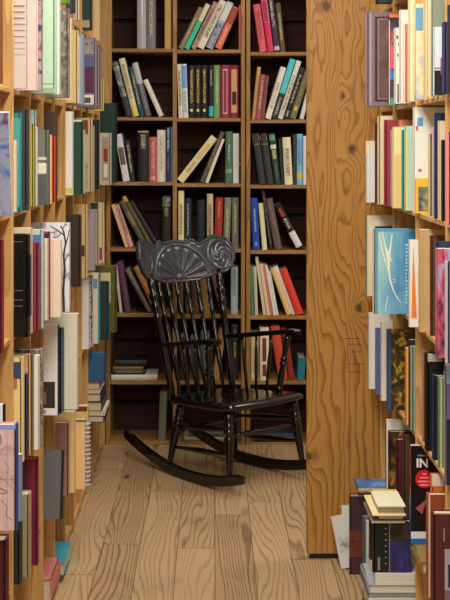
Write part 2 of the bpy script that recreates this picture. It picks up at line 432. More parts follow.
for i, wd in enumerate(('leftmost', 'middle', 'rightmost')):
    bb(1, 1, (188.4, 194.8, 201.2)[i], 6.1, 53, 0, (.07, .07, .07), '%s of three black gold-lettered volumes' % wd,
       [('t', .28, .92, (.86, .74, .45)), ('b', .12, .17, (.90, .80, .52), .30)])
bb(1, 1, 208.8, 4.6, 53, 0, (.05, .07, .08), 'thin black book with cyan foot', [('b', .03, .22, (.15, .68, .75)), ('t', .6, .9, (.7, .7, .7))])
bb(1, 1, 213.8, 6.2, 53, 0, (.42, .62, .37), 'leaf green cloth book')
bb(1, 1, 220.6, 9, 53, 0, (.56, .12, .26), 'maroon book with long cream label', [('b', .08, .92, (.86, .76, .68), .27), ('t', .1, .9, (.5, .15, .2), .32)])
bb(1, 1, 230, 8.6, 53, 0, (.50, .12, .21), 'maroon book with tan label and dark picture', [('b', .10, .92, (.80, .62, .42), .16), ('b', .25, .5, (.16, .13, .12), .25)])
bb(1, 2, 252, 3.6, 53, 6, (.76, .58, .38), 'thin tan book beside the upright', [])
bb(1, 2, 256, 4.6, 45, 6, (.62, .32, .34), 'dusky red book leaning right')
bb(1, 2, 261, 3.4, 44, 6, (.50, .24, .28), 'slim plum red book')
bb(1, 2, 260.6 + 4.6, 5.6, 54, 17, (.91, .88, .80), 'white book leaning right', [('t', .2, .7, (.6, .6, .55))])
bb(1, 2, 271.4, 6, 63, 17.5, (.10, .19, .19), 'tall book with turquoise top and dark foot', [('b', .42, .99, (.28, .76, .80)), ('t', .05, .35, (.8, .8, .75))])
bb(1, 2, 278, 5, 61, 18, (.88, .86, .80), 'tall white book leaning beside the turquoise one', [('t', .05, .75, (.35, .33, .33))])
bb(1, 2, 283.6, 5, 54, 18.5, (.12, .12, .13), 'black book leaning right', [('t', .3, .85, (.75, .73, .7)), ('t', .04, .16, (.9, .9, .9))])
bb(1, 2, 289.7, 6.4, 50, 18, (.42, .42, .25), 'olive green book with yellow emblem', [('b', .16, .26, (.75, .68, .25), .25), ('t', .4, .8, (.6, .58, .36))])
bb(1, 2, 300, 4, 28, 14, (.90, .90, .88), 'white book half hidden by the plywood panel', [])
# third row
bb(2, 0, 123, 6.5, 48, -10, (.82, .82, .83), 'white booklet with brown picture leaning left', [('b', .35, .72, (.42, .32, .28), .1)], kind='s')
bb(2, 0, 130, 5, 42, -8, (.13, .13, .14), 'small dark grey book')
bb(2, 0, 137.5, 11, 51.5, 0, (.09, .09, .10), 'thick black book with pale lettering', [('t', .64, .92, (.82, .78, .66), .1), ('b', .96, .99, (.7, .6, .35))])
bb(2, 0, 149, 7.6, 45, 0, (.76, .36, .40), 'pink book with gold lettering', [('t', .2, .9, (.9, .78, .66)), ('b', .04, .12, (.85, .6, .55), .2)])
bb(2, 0, 157, 8.4, 52, 0, (.91, .88, .81), 'thick white book', [('t', .2, .9, (.62, .56, .46), .3)])
bb(2, 0, 165.6, 5, 55, 0, (.11, .17, .32), 'navy book with pale title', [('t', .55, .97, (.85, .83, .8), .1), ('t', .2, .45, (.7, .45, .25))])
bb(2, 0, 170.7, 1.8, 55, 0, (.25, .50, .65), 'thin blue book', [])
bb(2, 1, 177.0, 7.4, 56, 38, (.89, .81, .63), 'cream book leaning steeply right', [('t', .2, .45, (.55, .48, .38), .25), ('b', .5, .85, (.86, .70, .50), .25)])
bb(2, 1, 199.8, 4.4, 55, 22.5, (.35, .30, .27), 'dark brown leaning book', [('t', .3, .9, (.6, .55, .5))])
bb(2, 1, 205.2, 3.2, 47, 20.5, (.86, .82, .72), 'thin cream leaning book', [])
bb(2, 1, 225.3, 7, 52, .6, (.27, .44, .36), 'green book with red label', [('b', .77, .92, (.78, .26, .20), .45), ('t', .42, .74, (.88, .9, .85), .25), ('b', .2, .28, (.45, .62, .5))])
bb(2, 1, 233.1, 5.8, 50, 0, (.93, .91, .87), 'clean white book', [('t', .3, .9, (.75, .72, .7), .35)])
bb(2, 1, 239.1, 1.8, 51, 0, (.11, .10, .11), 'thin black book with red mark', [('t', .5, .9, (.7, .3, .3)), ('b', .36, .42, (.7, .2, .15))])
for i, wd in enumerate(('left', 'right')):
    bb(2, 2, (259.2, 267)[i], 6.8, 51.5, -8, (.17, .17, .17), '%s one of two charcoal books with tan bands' % wd,
       [('b', .86, .96, (.55, .47, .36)), ('b', .78, .80, (.5, .42, .3)), ('t', .86, .96, (.25, .2, .15))])
bb(2, 2, 275, 6, 51.5, -7, (.11, .22, .20), 'dark green book with pale label', [('b', .86, .97, (.35, .55, .5)), ('b', .7, .78, (.78, .82, .78)), ('b', .5, .68, (.62, .64, .38), .2), ('t', .1, .45, (.4, .5, .45))])
bb(2, 2, 281.6, 3, 46, -4, (.16, .15, .14), 'thin dark book beside the cream one', [])
bb(2, 2, 285, 8, 47.5, -3, (.91, .85, .71), 'thick cream book')
bb(2, 2, 293.2, 3.6, 51, 0, (.20, .19, .19), 'thin charcoal upright book', [])
bb(2, 2, 297, 6, 51, 0, (.46, .71, .93), 'sky blue book with yellow band', [('b', .12, .24, (.90, .72, .18)), ('t', .4, .9, (.36, .58, .82))])
bb(2, 2, 303.4, 4, 49, 0, (.86, .88, .88), 'white book mostly hidden by the panel', [])
# fourth row
bb(3, 0, 125, 3.4, 45, -18.5, (.86, .67, .56), 'slim peach paperback leaning left', [], kind='s')
bb(3, 0, 129.2, 4.2, 45, -19, (.82, .62, .56), 'rose beige paperback leaning left', kind='s')
bb(3, 0, 143, 5, 52, -28, (.30, .30, .23), 'olive grey book leaning over', [('b', .45, .75, (.45, .42, .28))])
bb(3, 0, 150, 4, 58, -29.5, (.34, .29, .13), 'dark gold book leaning over', [('b', .9, .99, (.75, .6, .3))])
bb(3, 0, 156, 4, 53, -31, (.13, .13, .14), 'black slim book leaning over', [])
bb(3, 0, 162, 8.6, 52, 0, (.12, .12, .12), 'black book with silver top label', [('b', .80, .98, blotch((.3, .28, .25), (.5, .48, .42), (.72, .68, .6), 60), .05), ('t', .6, .78, (.7, .66, .55))])
bb(3, 1, 178.2, 5.6, 58, 0, (.91, .83, .63), 'tall cream yellow book by the left upright')
bb(3, 1, 184.2, 7, 50, 0, (.10, .14, .20), 'navy book with pale blue border', [('b', .02, .2, (.35, .58, .68)), ('t', .25, .9, (.8, .78, .72), .3)])
bb(3, 1, 197, 8, 48, 0, (.10, .12, .18), 'midnight blue book', [])
bb(3, 1, 207, 6, 55, 0, (.76, .69, .53), 'beige book beside the red one')
bb(3, 1, 214, 7.4, 51, 2, (.62, .18, .12), 'brick red book with gold lettering', [('t', .6, .92, (.85, .65, .3), .2)])
bb(3, 1, 223, 6.6, 51, 2, (.46, .51, .41), 'sage green book')
bb(3, 1, 232, 6.6, 51, 0, (.43, .43, .39), 'grey cloth book')
bb(3, 2, 253, 7, 52, -3, (.08, .26, .62), 'royal blue book', [('t', .35, .8, (.75, .82, .95), .25), ('b', .08, .16, (.4, .55, .85), .3)])
bb(3, 2, 262.6, 4.8, 47, -5, (.90, .83, .67), 'cream book beside the blue one', [])
bb(3, 2, 269.8, 3.2, 60, -8, (.13, .12, .12), 'tall narrow black book', [('t', .1, .9, (.5, .48, .46))])
bb(3, 2, 275.2, 7.2, 52, -11, (.38, .31, .28), 'grey brown book leaning left', [('t', .5, .9, (.6, .52, .48))])
bb(3, 2, 297.6, 7, 50, -28, (.12, .12, .13), 'black and white book leaning far left', [('b', .04, .38, (.86, .86, .85)), ('b', .72, .9, (.62, .27, .16), .3), ('t', .45, .68, (.8, .8, .8))], rough=.2)
# fifth row
bb(4, 0, 119.2, 2.6, 48, -6, (.74, .72, .63), 'thin pale grey booklet', [], kind='s')
bb(4, 0, 124.5, 6, 51, -9, (.36, .21, .33), 'purple book leaning left', [])
bb(4, 0, 147.5, 4.6, 49, -28, (.41, .38, .34), 'grey patterned book leaning left', [('t', .1, .9, (.62, .58, .5), .1)])
bb(4, 0, 154.5, 5, 50, -25, (.64, .45, .22), 'golden brown book leaning left', [])
bb(4, 1, 179, 4, 44, 0, (.45, .33, .17), 'brown book behind the chair spindles', [])
bb(4, 1, 186, 5, 46, -3, (.42, .34, .20), 'olive brown book behind the chair spindles', [])
bb(4, 1, 193.4, 6, 44, -5, (.36, .29, .21), 'dark tan book behind the chair spindles', [])
bb(4, 1, 204.5, 10, 43, -8, (.62, .50, .30), 'thick tan book below the carved crest', [])
bb(4, 1, 221, 5, 44, -15, (.52, .36, .40), 'mauve pink book leaning left', [])
bb(4, 1, 231, 7, 47.5, 0, (.63, .71, .73), 'pale blue grey book', [('t', .4, .95, (.4, .48, .5), .3)])
bb(4, 2, 250.8, 3.2, 50, -1, (.26, .47, .32), 'thin green book by the upright', [])
bb(4, 2, 255, 3.2, 49, -2, (.73, .71, .60), 'thin grey cream book beside the green', [])
bb(4, 2, 263.6, 3.0, 59, -8, (.88, .81, .66), 'tallest cream booklet, leaning left', [], kind='s')
bb(4, 2, 267.2, 3, 52, -8.5, (.86, .76, .61), 'beige booklet leaning left', [], kind='s')
bb(4, 2, 270.7, 2.6, 52, -9, (.80, .51, .50), 'pink thin booklet leaning left', [], kind='s')
bb(4, 2, 273.8, 2.3, 51, -9.6, (.92, .89, .84), 'white thin booklet leaning left', [], kind='s')
bb(4, 2, 276.6, 2.2, 45, -10, (.88, .82, .80), 'pinkish white booklet leaning left', [], kind='s')
bb(4, 2, 287, 5.2, 50, -19.5, (.87, .72, .47), 'tan book leaning left beside the red', [])
bb(4, 2, 293, 2.8, 52, -20, (.92, .91, .89), 'thin white book under the red one', [], kind='s')
bb(4, 2, 296.6, 7.4, 48, -20.5, (.89, .22, .15), 'bright red leaning book', [])
# sixth row
bflat(5, 0, 111, 157, 375.5, 381, (.83, .81, .75), 'large white book lying under the stack')
bflat(5, 0, 112, 145, 370.6, 375.3, (.13, .13, .14), 'black book lying with pale lettering', [('t', .1, .9, (.6, .6, .6))])
bflat(5, 0, 113, 143, 367.5, 370.5, (.50, .38, .16), 'dark gold book lying in the stack')
bflat(5, 0, 115, 146, 361, 367.4, (.09, .09, .09), 'black book lying topmost on the stack')
bb(5, 1, 180, 6, 44, 0, (.20, .17, .15), 'dark brown book low behind the spindles', [])
bb(5, 1, 190, 5, 42, 0, (.3, .28, .26), 'grey book low behind the spindles', [])
bb(5, 1, 199, 9, 47, 2, (.33, .40, .33), 'grey green book behind the chair arm', [])
bb(5, 1, 212, 7, 52, 8, (.66, .52, .33), 'tan book tilted between spindle and post', [])
bb(5, 1, 231.5, 7, 54, 0, (.11, .10, .09), 'black book with yellow lettering', [('t', .4, .7, (.75, .68, .15), .2), ('t', .75, .95, (.5, .48, .4))])
bb(5, 2, 251, 7.6, 48, 0, (.74, .67, .52), 'beige book behind the arm spindles', [('b', .05, .16, (.85, .78, .6), .1)])
bb(5, 2, 260, 9, 53, 0, (.86, .80, .70), 'cream book with maroon spine label', [('b', .36, .8, (.45, .14, .15), .28), ('b', .08, .3, (.45, .14, .15), .3)])
bb(5, 2, 279, 9, 54, -9, (.74, .26, .17), 'thick orange red book leaning left', [])
bb(5, 2, 289, 6, 50, -8.5, (.52, .14, .10), 'dark red book leaning left', [])
bb(5, 2, 297, 7.6, 22, 4, (.12, .43, .53), 'small teal book beside the panel', [])
# bottom row
bb(6, 0, 158, 7.5, 48, 2, (.44, .47, .38), 'pale green upright book beside the chair leg', [])
bflat(6, 1, 184, 226, 438.0, 442.2, (.62, .62, .56), 'pale grey book lying under the chair seat')
bflat(6, 1, 190, 224, 433.0, 437.8, (.30, .34, .30), 'dark green grey book lying on pale one')
bflat(6, 2, 254, 302, 434.5, 442.8, (.12, .17, .24), 'dark blue book lying beneath the chair stretcher', [('t', .15, .8, (.55, .56, .58), .3)])

# ------------------------------------------------------------ left bookcase books
LROW = {'a': (1.985, 'on the highest left-wall shelf'), 'b': (1.654, 'on the second left-wall shelf'), 'c': (1.317, 'on the third left-wall shelf'),
        'd': (.98, 'on the fourth left-wall shelf'), 'e': (.64, 'on the fifth left-wall shelf'), 'f': (.30, 'on the sixth left-wall shelf'), 'g': (.03, 'on the bottom left-wall shelf')}
RROW = {'a': (1.98, 'on the highest right-wall shelf'), 'b': (1.63, 'on the second right-wall shelf'), 'c': (1.30, 'on the third right-wall shelf'),
        'd': (.97, 'on the fourth right-wall shelf'), 'e': (.64, 'on the fifth right-wall shelf'), 'f': (.30, 'on the sixth right-wall shelf')}
LG = RG = 1.0
def lbk(row, Y, t, xr, yt, col, desc, kind='h', spine=None, deco=(), mat=None, lean=0, d=None, rough=None, hmax=.305, pages=(.86, .80, .68)):
    z, where = LROW[row]
    h = min(wz(yt, Y) - z, hmax) if yt is not None else hmax
    X = wx(xr, Y); p = X - LX
    if not -.09 < p < .125 or h < .1: print('L?', desc, round(p, 3), round(h, 3))
    dd = d or min(.225, max(.13, h * .75)); dd = min(dd, X + .795)
    root, bg = make_book(t, h, dd, col, kind, spine, deco, gain=LG, mat=mat, rough=rough, pages=pages)
    at(root, (X - bg, Y, z + .0006 + (t * math.sin(R(lean)) if lean > 0 else 0)), lean, 90)
    tag(root, desc + ' ' + where, 'book', 'books ' + where)
    return root
W_ = (.93, .92, .88)
lbk('a', 4.40, .03, 69, None, (.42, .62, .18), 'bright green book by the crinkled grey one')
lbk('a', 4.70, .04, 75, None, (.20, .21, .27), 'dark navy grey book', deco=[('t', .1, .9, (.6, .6, .65))])
lbk('a', 4.98, .03, 79, None, (.78, .75, .66), 'pale grey book beside the navy one')
lbk('a', 5.40, .045, 92, None, (.04, .20, .14), 'large dark green book with beige label', deco=[('c', .02, .7, .03, .13, (.68, .62, .45))])
lbk('a', 5.97, .012, 100, None, (.88, .76, .54), 'slim cream booklet', kind='s')
lbk('b', 3.20, .035, 1.5, -60, (.45, .27, .12), 'brown book at the photo edge')
lbk('b', 3.50, .02, 27, -60, (.82, .76, .72), 'pinkish beige large book with faint printed lines', kind='s', deco=[('c', .02, .5, .30 + .055 * i, .304 + .055 * i, (.66, .60, .58), 'printed_line') for i in range(9)])
lbk('b', 3.62, .03, 37, -60, (.87, .78, .73), 'rose beige large book with white edge', kind='s', spine=(.92, .88, .82))
lbk('b', 3.70, .03, 42, -60, (.30, .31, .42), 'blue and red patterned spine book', mat=blotch((.2, .22, .4), (.72, .62, .62), (.55, .2, .24), 28), kind='s')
lbk('b', 3.84, .05, 56, -60, (.72, .84, .73), 'mint green large book with dark line', deco=[('c', 0, .5, .09, .097, (.36, .46, .38)), ('c', 0, .5, 0, .055, (.58, .70, .55))])
lbk('b', 3.92, .02, 60, -60, (.86, .92, .85), 'pale ice green book', kind='s')
lbk('b', 4.18, .05, 69, 8, (.50, .47, .42), 'book in crinkled grey plastic wrap', mat=blotch((.36, .34, .30), (.50, .47, .42), (.66, .62, .56), 40, rough=.25))
lbk('b', 4.38, .012, 72, 18, (.92, .86, .68), 'cream edged booklet beside the crinkled book', kind='s')
lbk('b', 4.69, .03, 78, 30, (.88, .76, .50), 'cream yellow hardback', deco=[('t', .2, .8, (.6, .5, .3))])
lbk('b', 4.78, .03, 81, 36, (.74, .80, .86), 'white blue plastic covered book', kind='s', rough=.2)
lbk('b', 4.85, .03, 84, 34, (.60, .66, .74), 'grey blue plastic covered book', kind='s', rough=.2)
lbk('b', 5.15, .05, 96, 38, (.55, .50, .54), 'grey purple picture book with white barcode label', rough=.2,
    deco=[('c', .02, .75, .03, .17, W_), ('c', .08, .6, .05, .13, (.35, .35, .36)), ('c', .02, .75, .20, .58, (.40, .20, .32)), ('c', .02, .75, .58, .74, (.38, .42, .60)), ('c', .02, .75, .76, .98, blotch((.4, .4, .4), (.62, .6, .58), (.3, .3, .3), 30))])
lbk('b', 5.38, .03, 99, 48, (.58, .52, .50), 'taupe spine book')
lbk('b', 5.475, .035, 101, 45, (.46, .42, .48), 'grey violet spine book')
lbk('b', 5.83, .03, 103.5, 78, (.86, .76, .26), 'short yellow book')
lbk('c', 3.30, .02, 12, None, (.55, .62, .78), 'blue purple glossy book leaning outward', kind='s', lean=-12, hmax=.27, mat=blotch((.35, .48, .78), (.62, .66, .78), (.42, .28, .42), 14), spine=(.70, .80, .82))
lbk('c', 3.49, .014, 16.5, 140, (.92, .86, .80), 'narrow white book beside the teal one', kind='s')
lbk('c', 3.52, .025, 21, 113, (.13, .52, .52), 'teal green book', deco=[('c', 0, .2, .05, .95, (.30, .62, .62))])
lbk('c', 3.56, .05, 28, 109, (.20, .22, .24), 'dark slate book')
lbk('c', 3.66, .02, 30, 112, (.70, .55, .36), 'tan book against the wooden divider')
lbk('c', 3.795, .02, 34, 124, (.72, .70, .20), 'mustard green book')
lbk('c', 3.82, .015, 36, 110, (.66, .80, .78), 'pale blue book')
lbk('c', 3.845, .015, 37.5, 127, (.92, .89, .80), 'cream white thin book', kind='s')
lbk('c', 3.88, .045, 48, 130, (.43, .43, .40), 'grey book with white paper label', deco=[('c', .0, .4, .42, .56, (.86, .84, .76)), ('c', .0, .4, .60, .64, (.80, .78, .68)), ('c', 0, .4, .02, .40, (.33, .33, .32))])
lbk('c', 3.95, .025, 51, 135, (.91, .82, .60), 'cream book beside the red')
lbk('c', 4.08, .025, 55, 136, (.76, .27, .20), 'thin red book')
lbk('c', 4.16, .014, 57.2, 112, (.30, .22, .18), 'dark comb bound booklet', kind='n')
lbk('c', 4.69, .022, 73, 105, W_, 'tall white booklet with yellow green sticker', kind='s', deco=[('c', .0, .16, .02, .08, (.80, .84, .25), 'sticker')])
lbk('c', 4.75, .028, 83, 120, (.05, .26, .17), 'dark green hardback with pale edges', spine=(.05, .26, .17), deco=[('c', .0, .5, .975, 1, (.85, .86, .82)), ('c', .46, .5, .0, .97, (.85, .86, .82))])
lbk('c', 4.82, .02, 85, 130, (.80, .80, .74), 'pale grey book beside the dark green', kind='s')
lbk('c', 5.02, .05, 92, 118, (.76, .69, .51), 'beige book with dark red label', deco=[('c', .05, .5, .78, .97, (.52, .12, .13)), ('c', .05, .5, .05, .4, blotch((.6, .5, .4), (.74, .66, .5), (.55, .45, .45), 50))])
lbk('c', 5.12, .02, 94, 126, (.80, .74, .58), 'light beige slim book')
lbk('c', 5.28 + .02, .05, 99, 120, (.10, .075, .08), 'black hardback between beige books')
lbk('c', 5.85, .06, 111, 133, (.76, .73, .63), 'worn grey beige book with red mark', deco=[('c', .03, .2, .08, .92, (.62, .58, .5)), ('c', .06, .16, .15, .40, (.86, .86, .84)), ('c', .06, .16, .45, .7, (.55, .16, .14))])
lbk('c', 6.22, .03, 117, 103, (.03, .19, .15), 'tall dark green book at the far end', hmax=.385, d=.22)
lbk('d', 3.20, .03, 3, 240, (.50, .13, .20), 'maroon book at the photo edge')
r = lbk('d', 3.47, .05, 29, 235, (.05, .05, .055), 'black book with thin grey frame lines', rough=.3, deco=[
    ('c', .06, .5, .93, .935, (.5, .5, .52), 'frame_line'), ('c', .42, .43, .45, .93, (.5, .5, .52), 'frame_line'), ('c', .06, .5, .45, .455, (.5, .5, .52), 'frame_line'),
    ('c', .06, .5, .36, .365, (.5, .5, .52), 'frame_line'), ('c', .06, .5, .30, .305, (.5, .5, .52), 'frame_line'), ('c', .30, .31, .06, .36, (.5, .5, .52), 'frame_line'), ('t', .2, .8, (.4, .4, .42))])
lbk('d', 3.535, .02, 32, 228, (.86, .78, .66), 'cream edged book beside the black', kind='s')
lbk('d', 3.57, .035, 39, 243, (.52, .16, .26), 'burgundy book beside the black framed one')
lbk('d', 3.63, .035, 43, 230, (.76, .79, .74), 'pale grey green book', deco=[('c', .0, .15, .84, .95, (.30, .48, .70))])
lbk('d', 3.69, .01, 44.2, 238, (.14, .18, .28), 'very thin navy book', kind='s')
lbk('d', 3.80, .02, 48, 239, (.91, .88, .77), 'cream book beside the crimson', kind='s')
lbk('d', 3.83, .02, 50, 232, (.66, .15, .25), 'crimson thin book', deco=[('c', 0, .2, .9, .98, (.2, .15, .18))])
lbk('d', 3.87, .035, 61, 240, (.95, .80, .72), 'peach pink wide book', kind='s', spine=(.93, .86, .74), deco=[('c', 0, .12, 0, 1, (.93, .86, .74))])
tree = lbk('d', 3.99, .018, 70, 223, W_, 'white book with bare winter tree on cover', kind='s', d=.22,
    mat=blotch((.66, .66, .72), (.88, .88, .90), (.93, .93, .95), 26, 1, .55))
TX = wx(70, 3.99)
def tp(px, py): return (-.0002, TX - wx(px, 3.99), wz(py, 3.99) - .98)
for pts, w2 in (([(64, 312), (63.5, 290), (65, 270), (64, 255), (66, 243), (64, 232), (61, 226)], .0042), ([(66, 245), (68, 238), (69.5, 230)], .0022), ([(64, 235), (57, 230), (50, 226)], .0022), ([(58, 230.5), (54, 233), (49, 232)], .0014), ([(65, 262), (67.5, 256), (69.5, 255)], .0016), ([(63, 229), (65, 225.5), (68, 224)], .0014), ([(61, 234), (58, 237), (53, 238)], .0014), ([(64.5, 280), (67, 275), (69.5, 273)], .0014)):
    MB().tube([tp(*q) for q in pts], [w2 * (1 - .6 * i / len(pts)) for i in range(len(pts))], 8, flat=(.15, 1)).build('branch_drawing', plain((.16, .15, .18), .5, 'dark_print'), tree)
lbk('d', 4.70, .04, 81, 215, (.20, .125, .10), 'very dark brown book in place of a wavy shadow')  # dark filler book, coloured as the wavy shadow between its neighbours
lbk('d', 4.99, .035, 87, 205, (.81, .70, .45), 'bowed beige book with dark mark', deco=[('c', .02, .1, .3, .45, (.3, .22, .16))])
lbk('d', 5.31, .025, 95, 210, (.66, .60, .64), 'lilac grey slim book', kind='s')
lbk('d', 5.55, .03, 99, 203, (.70, .66, .55), 'grey beige book with dark green cap', deco=[('c', 0, .15, .9, 1, (.10, .25, .16))])
lbk('d', 5.64, .03, 103.5, 203, (.87, .80, .61), 'cream book with purple sticker', deco=[('c', 0, .08, .05, .26, (.62, .18, .52), 'sticker'), ('c', .1, .2, .1, .9, (.78, .68, .5))])
mp = lbk('e', 2.86, .03, 17.5, 425, (.80, .69, .66), 'pink book with map drawing and blue top edge', d=.26, spine=(.22, .25, .48), hmax=.24, mat=blotch((.70, .59, .60), (.77, .67, .67), (.81, .72, .71), 14), deco=[('c', 0, 1, .955, 1, (.48, .56, .85))])
MX = wx(17.5, 2.86)
def mpt(px, py): return (-.0004, MX - wx(px, 2.86), wz(py, 2.86) - .64)
for pts, w2 in (([(0, 433), (2.5, 436), (3, 442), (1, 447), (-2, 448)], .0014), ([(0, 487), (5, 490), (10, 492), (5, 494), (0, 493)], .0014), ([(-2, 475), (5, 480), (12, 486), (17, 492)], .0006), ([(1, 455), (6, 448), (11, 446)], .0006),
                ([(9, 430), (9, 528)], .0004), ([(15.5, 430), (15.5, 528)], .0004), ([(-2, 455), (17, 455)], .0004), ([(-2, 479.5), (17, 479.5)], .0005), ([(3, 500), (9, 507), (8, 516), (14, 520)], .0008), ([(6, 462), (11, 468), (9, 474)], .0007)):
    MB().tube([mpt(*q) for q in pts], w2, 6, flat=(.3, 1)).build('map_line', plain((.42, .32, .34), .5, 'map_ink'), mp)
lbk('e', 2.93, .02, 21.5, 455, (.55, .63, .82), 'light blue book behind the pink map book', kind='s', d=.24)
lbk('e', 2.97, .018, 5, 405, (.86, .90, .95), 'white book with dark spine near the photo edge', spine=(.12, .12, .2), hmax=.285)
lbk('e', 3.47, .045, 23, 358, (.92, .82, .55), 'cream yellow book with small coloured pictures', deco=[('c', .0, .35, .80, .96, (.20, .28, .40)), ('c', .05, .3, .70, .80, (.70, .45, .36)), ('c', .1, .14, .2, .65, (.75, .66, .45))])
lbk('e', 3.525, .025, 27, 375, (.16, .23, .39), 'navy book beside the cream yellow')
lbk('e', 3.555, .025, 30, 355, (.82, .66, .46), 'beige book with tan spine')
lbk('e', 3.585, .03, 33, 355, (.47, .41, .31), 'grey brown book')
lbk('e', 3.62, .03, 39, 356, (.92, .90, .84), 'white book beside the marbled spine', kind='s')
lbk('e', 3.66, .04, 42, 350, (.55, .53, .50), 'marbled grey spine book', mat=blotch((.3, .29, .27), (.56, .54, .5), (.76, .74, .7), 70))
lbk('e', 4.08, .014, 59, 325, (.93, .92, .89), 'white book with dark portrait picture', spine=(.10, .14, .24), deco=[('c', .05, .46, .08, .37, (.20, .17, .17), 'cover_picture'), ('c', .18, .36, .12, .26, (.52, .40, .26), 'cover_picture'), ('c', .18, .4, .02, .06, (.6, .6, .62))])
lbk('e', 4.105, .018, 61.5, 328, (.10, .14, .24), 'navy book with pale spine lettering', deco=[('t', .05, .95, (.75, .78, .82))])
lbk('e', 4.135, .015, 64, 328, (.42, .52, .54), 'blue grey thin book beside the navy lettered one')
lbk('e', 4.17, .035, 78, 313, (.87, .84, .76), 'big pale cream bare book block', kind='s', d=.25, hmax=.31)
lbk('e', 5.40, .015, 89, 280, (.93, .92, .90), 'thin white book near the far end', kind='s')
lbk('e', 5.45, .03, 93, 272, (.62, .54, .60), 'lilac patterned thin book', mat=blotch((.5, .35, .4), (.75, .75, .8), (.3, .35, .45), 40))
lbk('e', 5.55, .03, 100, 265, (.89, .85, .72), 'cream book with small blue picture', deco=[('c', .03, .5, .78, .92, (.40, .60, .72)), ('c', .0, .02, .0, .7, (.2, .6, .7))], spine=(.16, .52, .60))
lbk('e', 5.66, .04, 109, 282, (.10, .18, .18), 'dark teal hardback near the far end', spine=(.10, .30, .34))
lbk('e', 5.88, .05, 116.5, 265, (.35, .36, .13), 'olive green hardback at the far end', deco=[('c', .10, .5, .45, .9, (.86, .80, .62))])
lbk('f', 2.95, .05, 7, None, (.32, .04, .12), 'dark maroon book below the pink map', hmax=.29)
lbk('f', 3.50, .05, 21, 500, (.15, .165, .17), 'black grey book beside the beige one')
lbk('f', 3.56, .05, 30, 495, (.64, .58, .45), 'beige grey worn book')
lbk('f', 3.66, .03, 38, 459, (.46, .08, .23), 'tall magenta red hardback', spine=(.46, .08, .23))
lbk('f', 4.085, .04, 62, 455, (.37, .36, .35), 'grey book with black spine', spine=(.06, .065, .08), lean=12)
lbk('f', 4.385, .03, 69, 423, (.64, .48, .43), 'dusty pink brown book')
lbk('f', 4.425, .03, 75, 412, (.91, .79, .52), 'cream yellow folder with torn top', kind='s', d=.2)
nb = lbk('f', 4.47, .02, 86, 420, (.95, .76, .53), 'peach spiral notebook with pale wire loops on dark edge', kind='n', spine=(.10, .10, .18), d=.2, deco=[('c', 0, .6, .97, 1, (.20, .48, .48))])
mm = MB()
hb = wz(420, 4.47) - .30
for i in range(15):
    z = .015 + (hb - .03) * i / 14
    pts = [(.010 + .012 * math.sin(a), -.004 - .010 * math.cos(a) , z) for a in [2 * math.pi * j / 10 for j in range(11)]]
    mm.tube(pts, .0026, 5)
mm.build('wire_binding', plain((.80, .78, .84), .4, 'wire'), nb)
lbk('f', 4.51, .025, 88.5, 406, (.86, .72, .42), 'tan worn booklet behind the spiral notebook', kind='s', d=.2, deco=[('c', .02, .5, .93, .99, (.35, .22, .15))])
# far stack of lying books on the sixth left shelf
def lflat(row, z0, th, Y0, L, X, d, col, desc, deco=(), kind='h', pages=(.86, .80, .68)):
    root, bg = make_book(th, L, d, col, kind, None, deco, gain=LG, pages=pages)
    at(root, (X, Y0 + L, z0), -90, 90)
    # spine faces +X, height runs back along -Y from Y0+L, thickness up
    tag(root, desc + ' ' + LROW[row][1], 'book', 'books ' + LROW[row][1])
    return root
z = .3008
for th, xr, L, c, dsc, kd in ((.030, 104, .24, (.16, .17, .30), 'dark blue lying book, lowest of the far stack', 'h'), (.018, 105, .25, (.86, .86, .84), 'white lying book, second up the far stack', 's'),
        (.040, 102, .22, (.30, .27, .25), 'brown grey lying book, third up the far stack', 'h'), (.036, 101, .21, (.12, .16, .28), 'navy lying book, fourth up the far stack', 'h'),
        (.016, 100, .2, (.90, .88, .86), 'thin white lying book, fifth up the far stack', 's'), (.03, 100, .2, (.55, .32, .28), 'dull red lying book, topmost of the far stack', 'h')):
    lflat('f', z, th, 5.54, L, wx(xr, 5.55), .17, c, dsc, kind=kd); z += th + .0006
r, bg = make_book(.03, .125, .11, (.16, .36, .54), 'h', None, [], gain=LG)
at(r, (wx(104.5, 5.56), 5.56, z + .0004), 0, 90)
tag(r, 'small blue book standing on top of the far left lying stack', 'book', 'books ' + LROW['f'][1])
lflat('g', .0306, .075, 4.12, .22, -.52, .17, (.78, .47, .42), 'thick faded pink lying book')
r, bg = make_book(.042, .24, .17, (.20, .60, .70), 'h', None, [], gain=LG)
at(r, (-.68, 4.38, .0306), -90, -90)
tag(r, 'bright teal book lying with pages toward the aisle ' + LROW['g'][1], 'book', 'books ' + LROW['g'][1])

# ------------------------------------------------------------ right bookcase books
def rbk(row, Y, t, xl, yt, col, desc, kind='h', spine=None, deco=(), mat=None, lean=0, d=None, rough=None, hmax=.31, pages=(.86, .80, .68), z=None, xtop=None):
    z0, where = RROW[row]
    z = z0 if z is None else z
    h = min(wz(yt, Y) - z, hmax) if yt is not None else hmax
    X = wx(xl, Y); p = RX - X
    if not -.06 < p < .13 or h < .1: print('R?', desc, round(p, 3), round(h, 3))
    dd = d or min(.225, max(.13, h * .75)); dd = min(dd, .83 - X)
    root, bg = make_book(t, h, dd, col, kind, spine, deco, gain=RG, mat=mat, rough=rough, pages=pages)
    at(root, (X + bg, Y + t, z + .0006 + (t * math.sin(R(lean)) if lean > 0 else 0)), lean, -90)
    tag(root, desc + ' ' + where, 'book', 'books ' + where)
    return root
rbk('a', 4.35, .03, 376, None, (.14, .13, .13), 'black book near the panel')
rbk('a', 4.15, .05, 385, None, (.86, .86, .84), 'white book with dark lower edge', deco=[('r', 0, .6, 0, .05, (.15, .13, .14))])
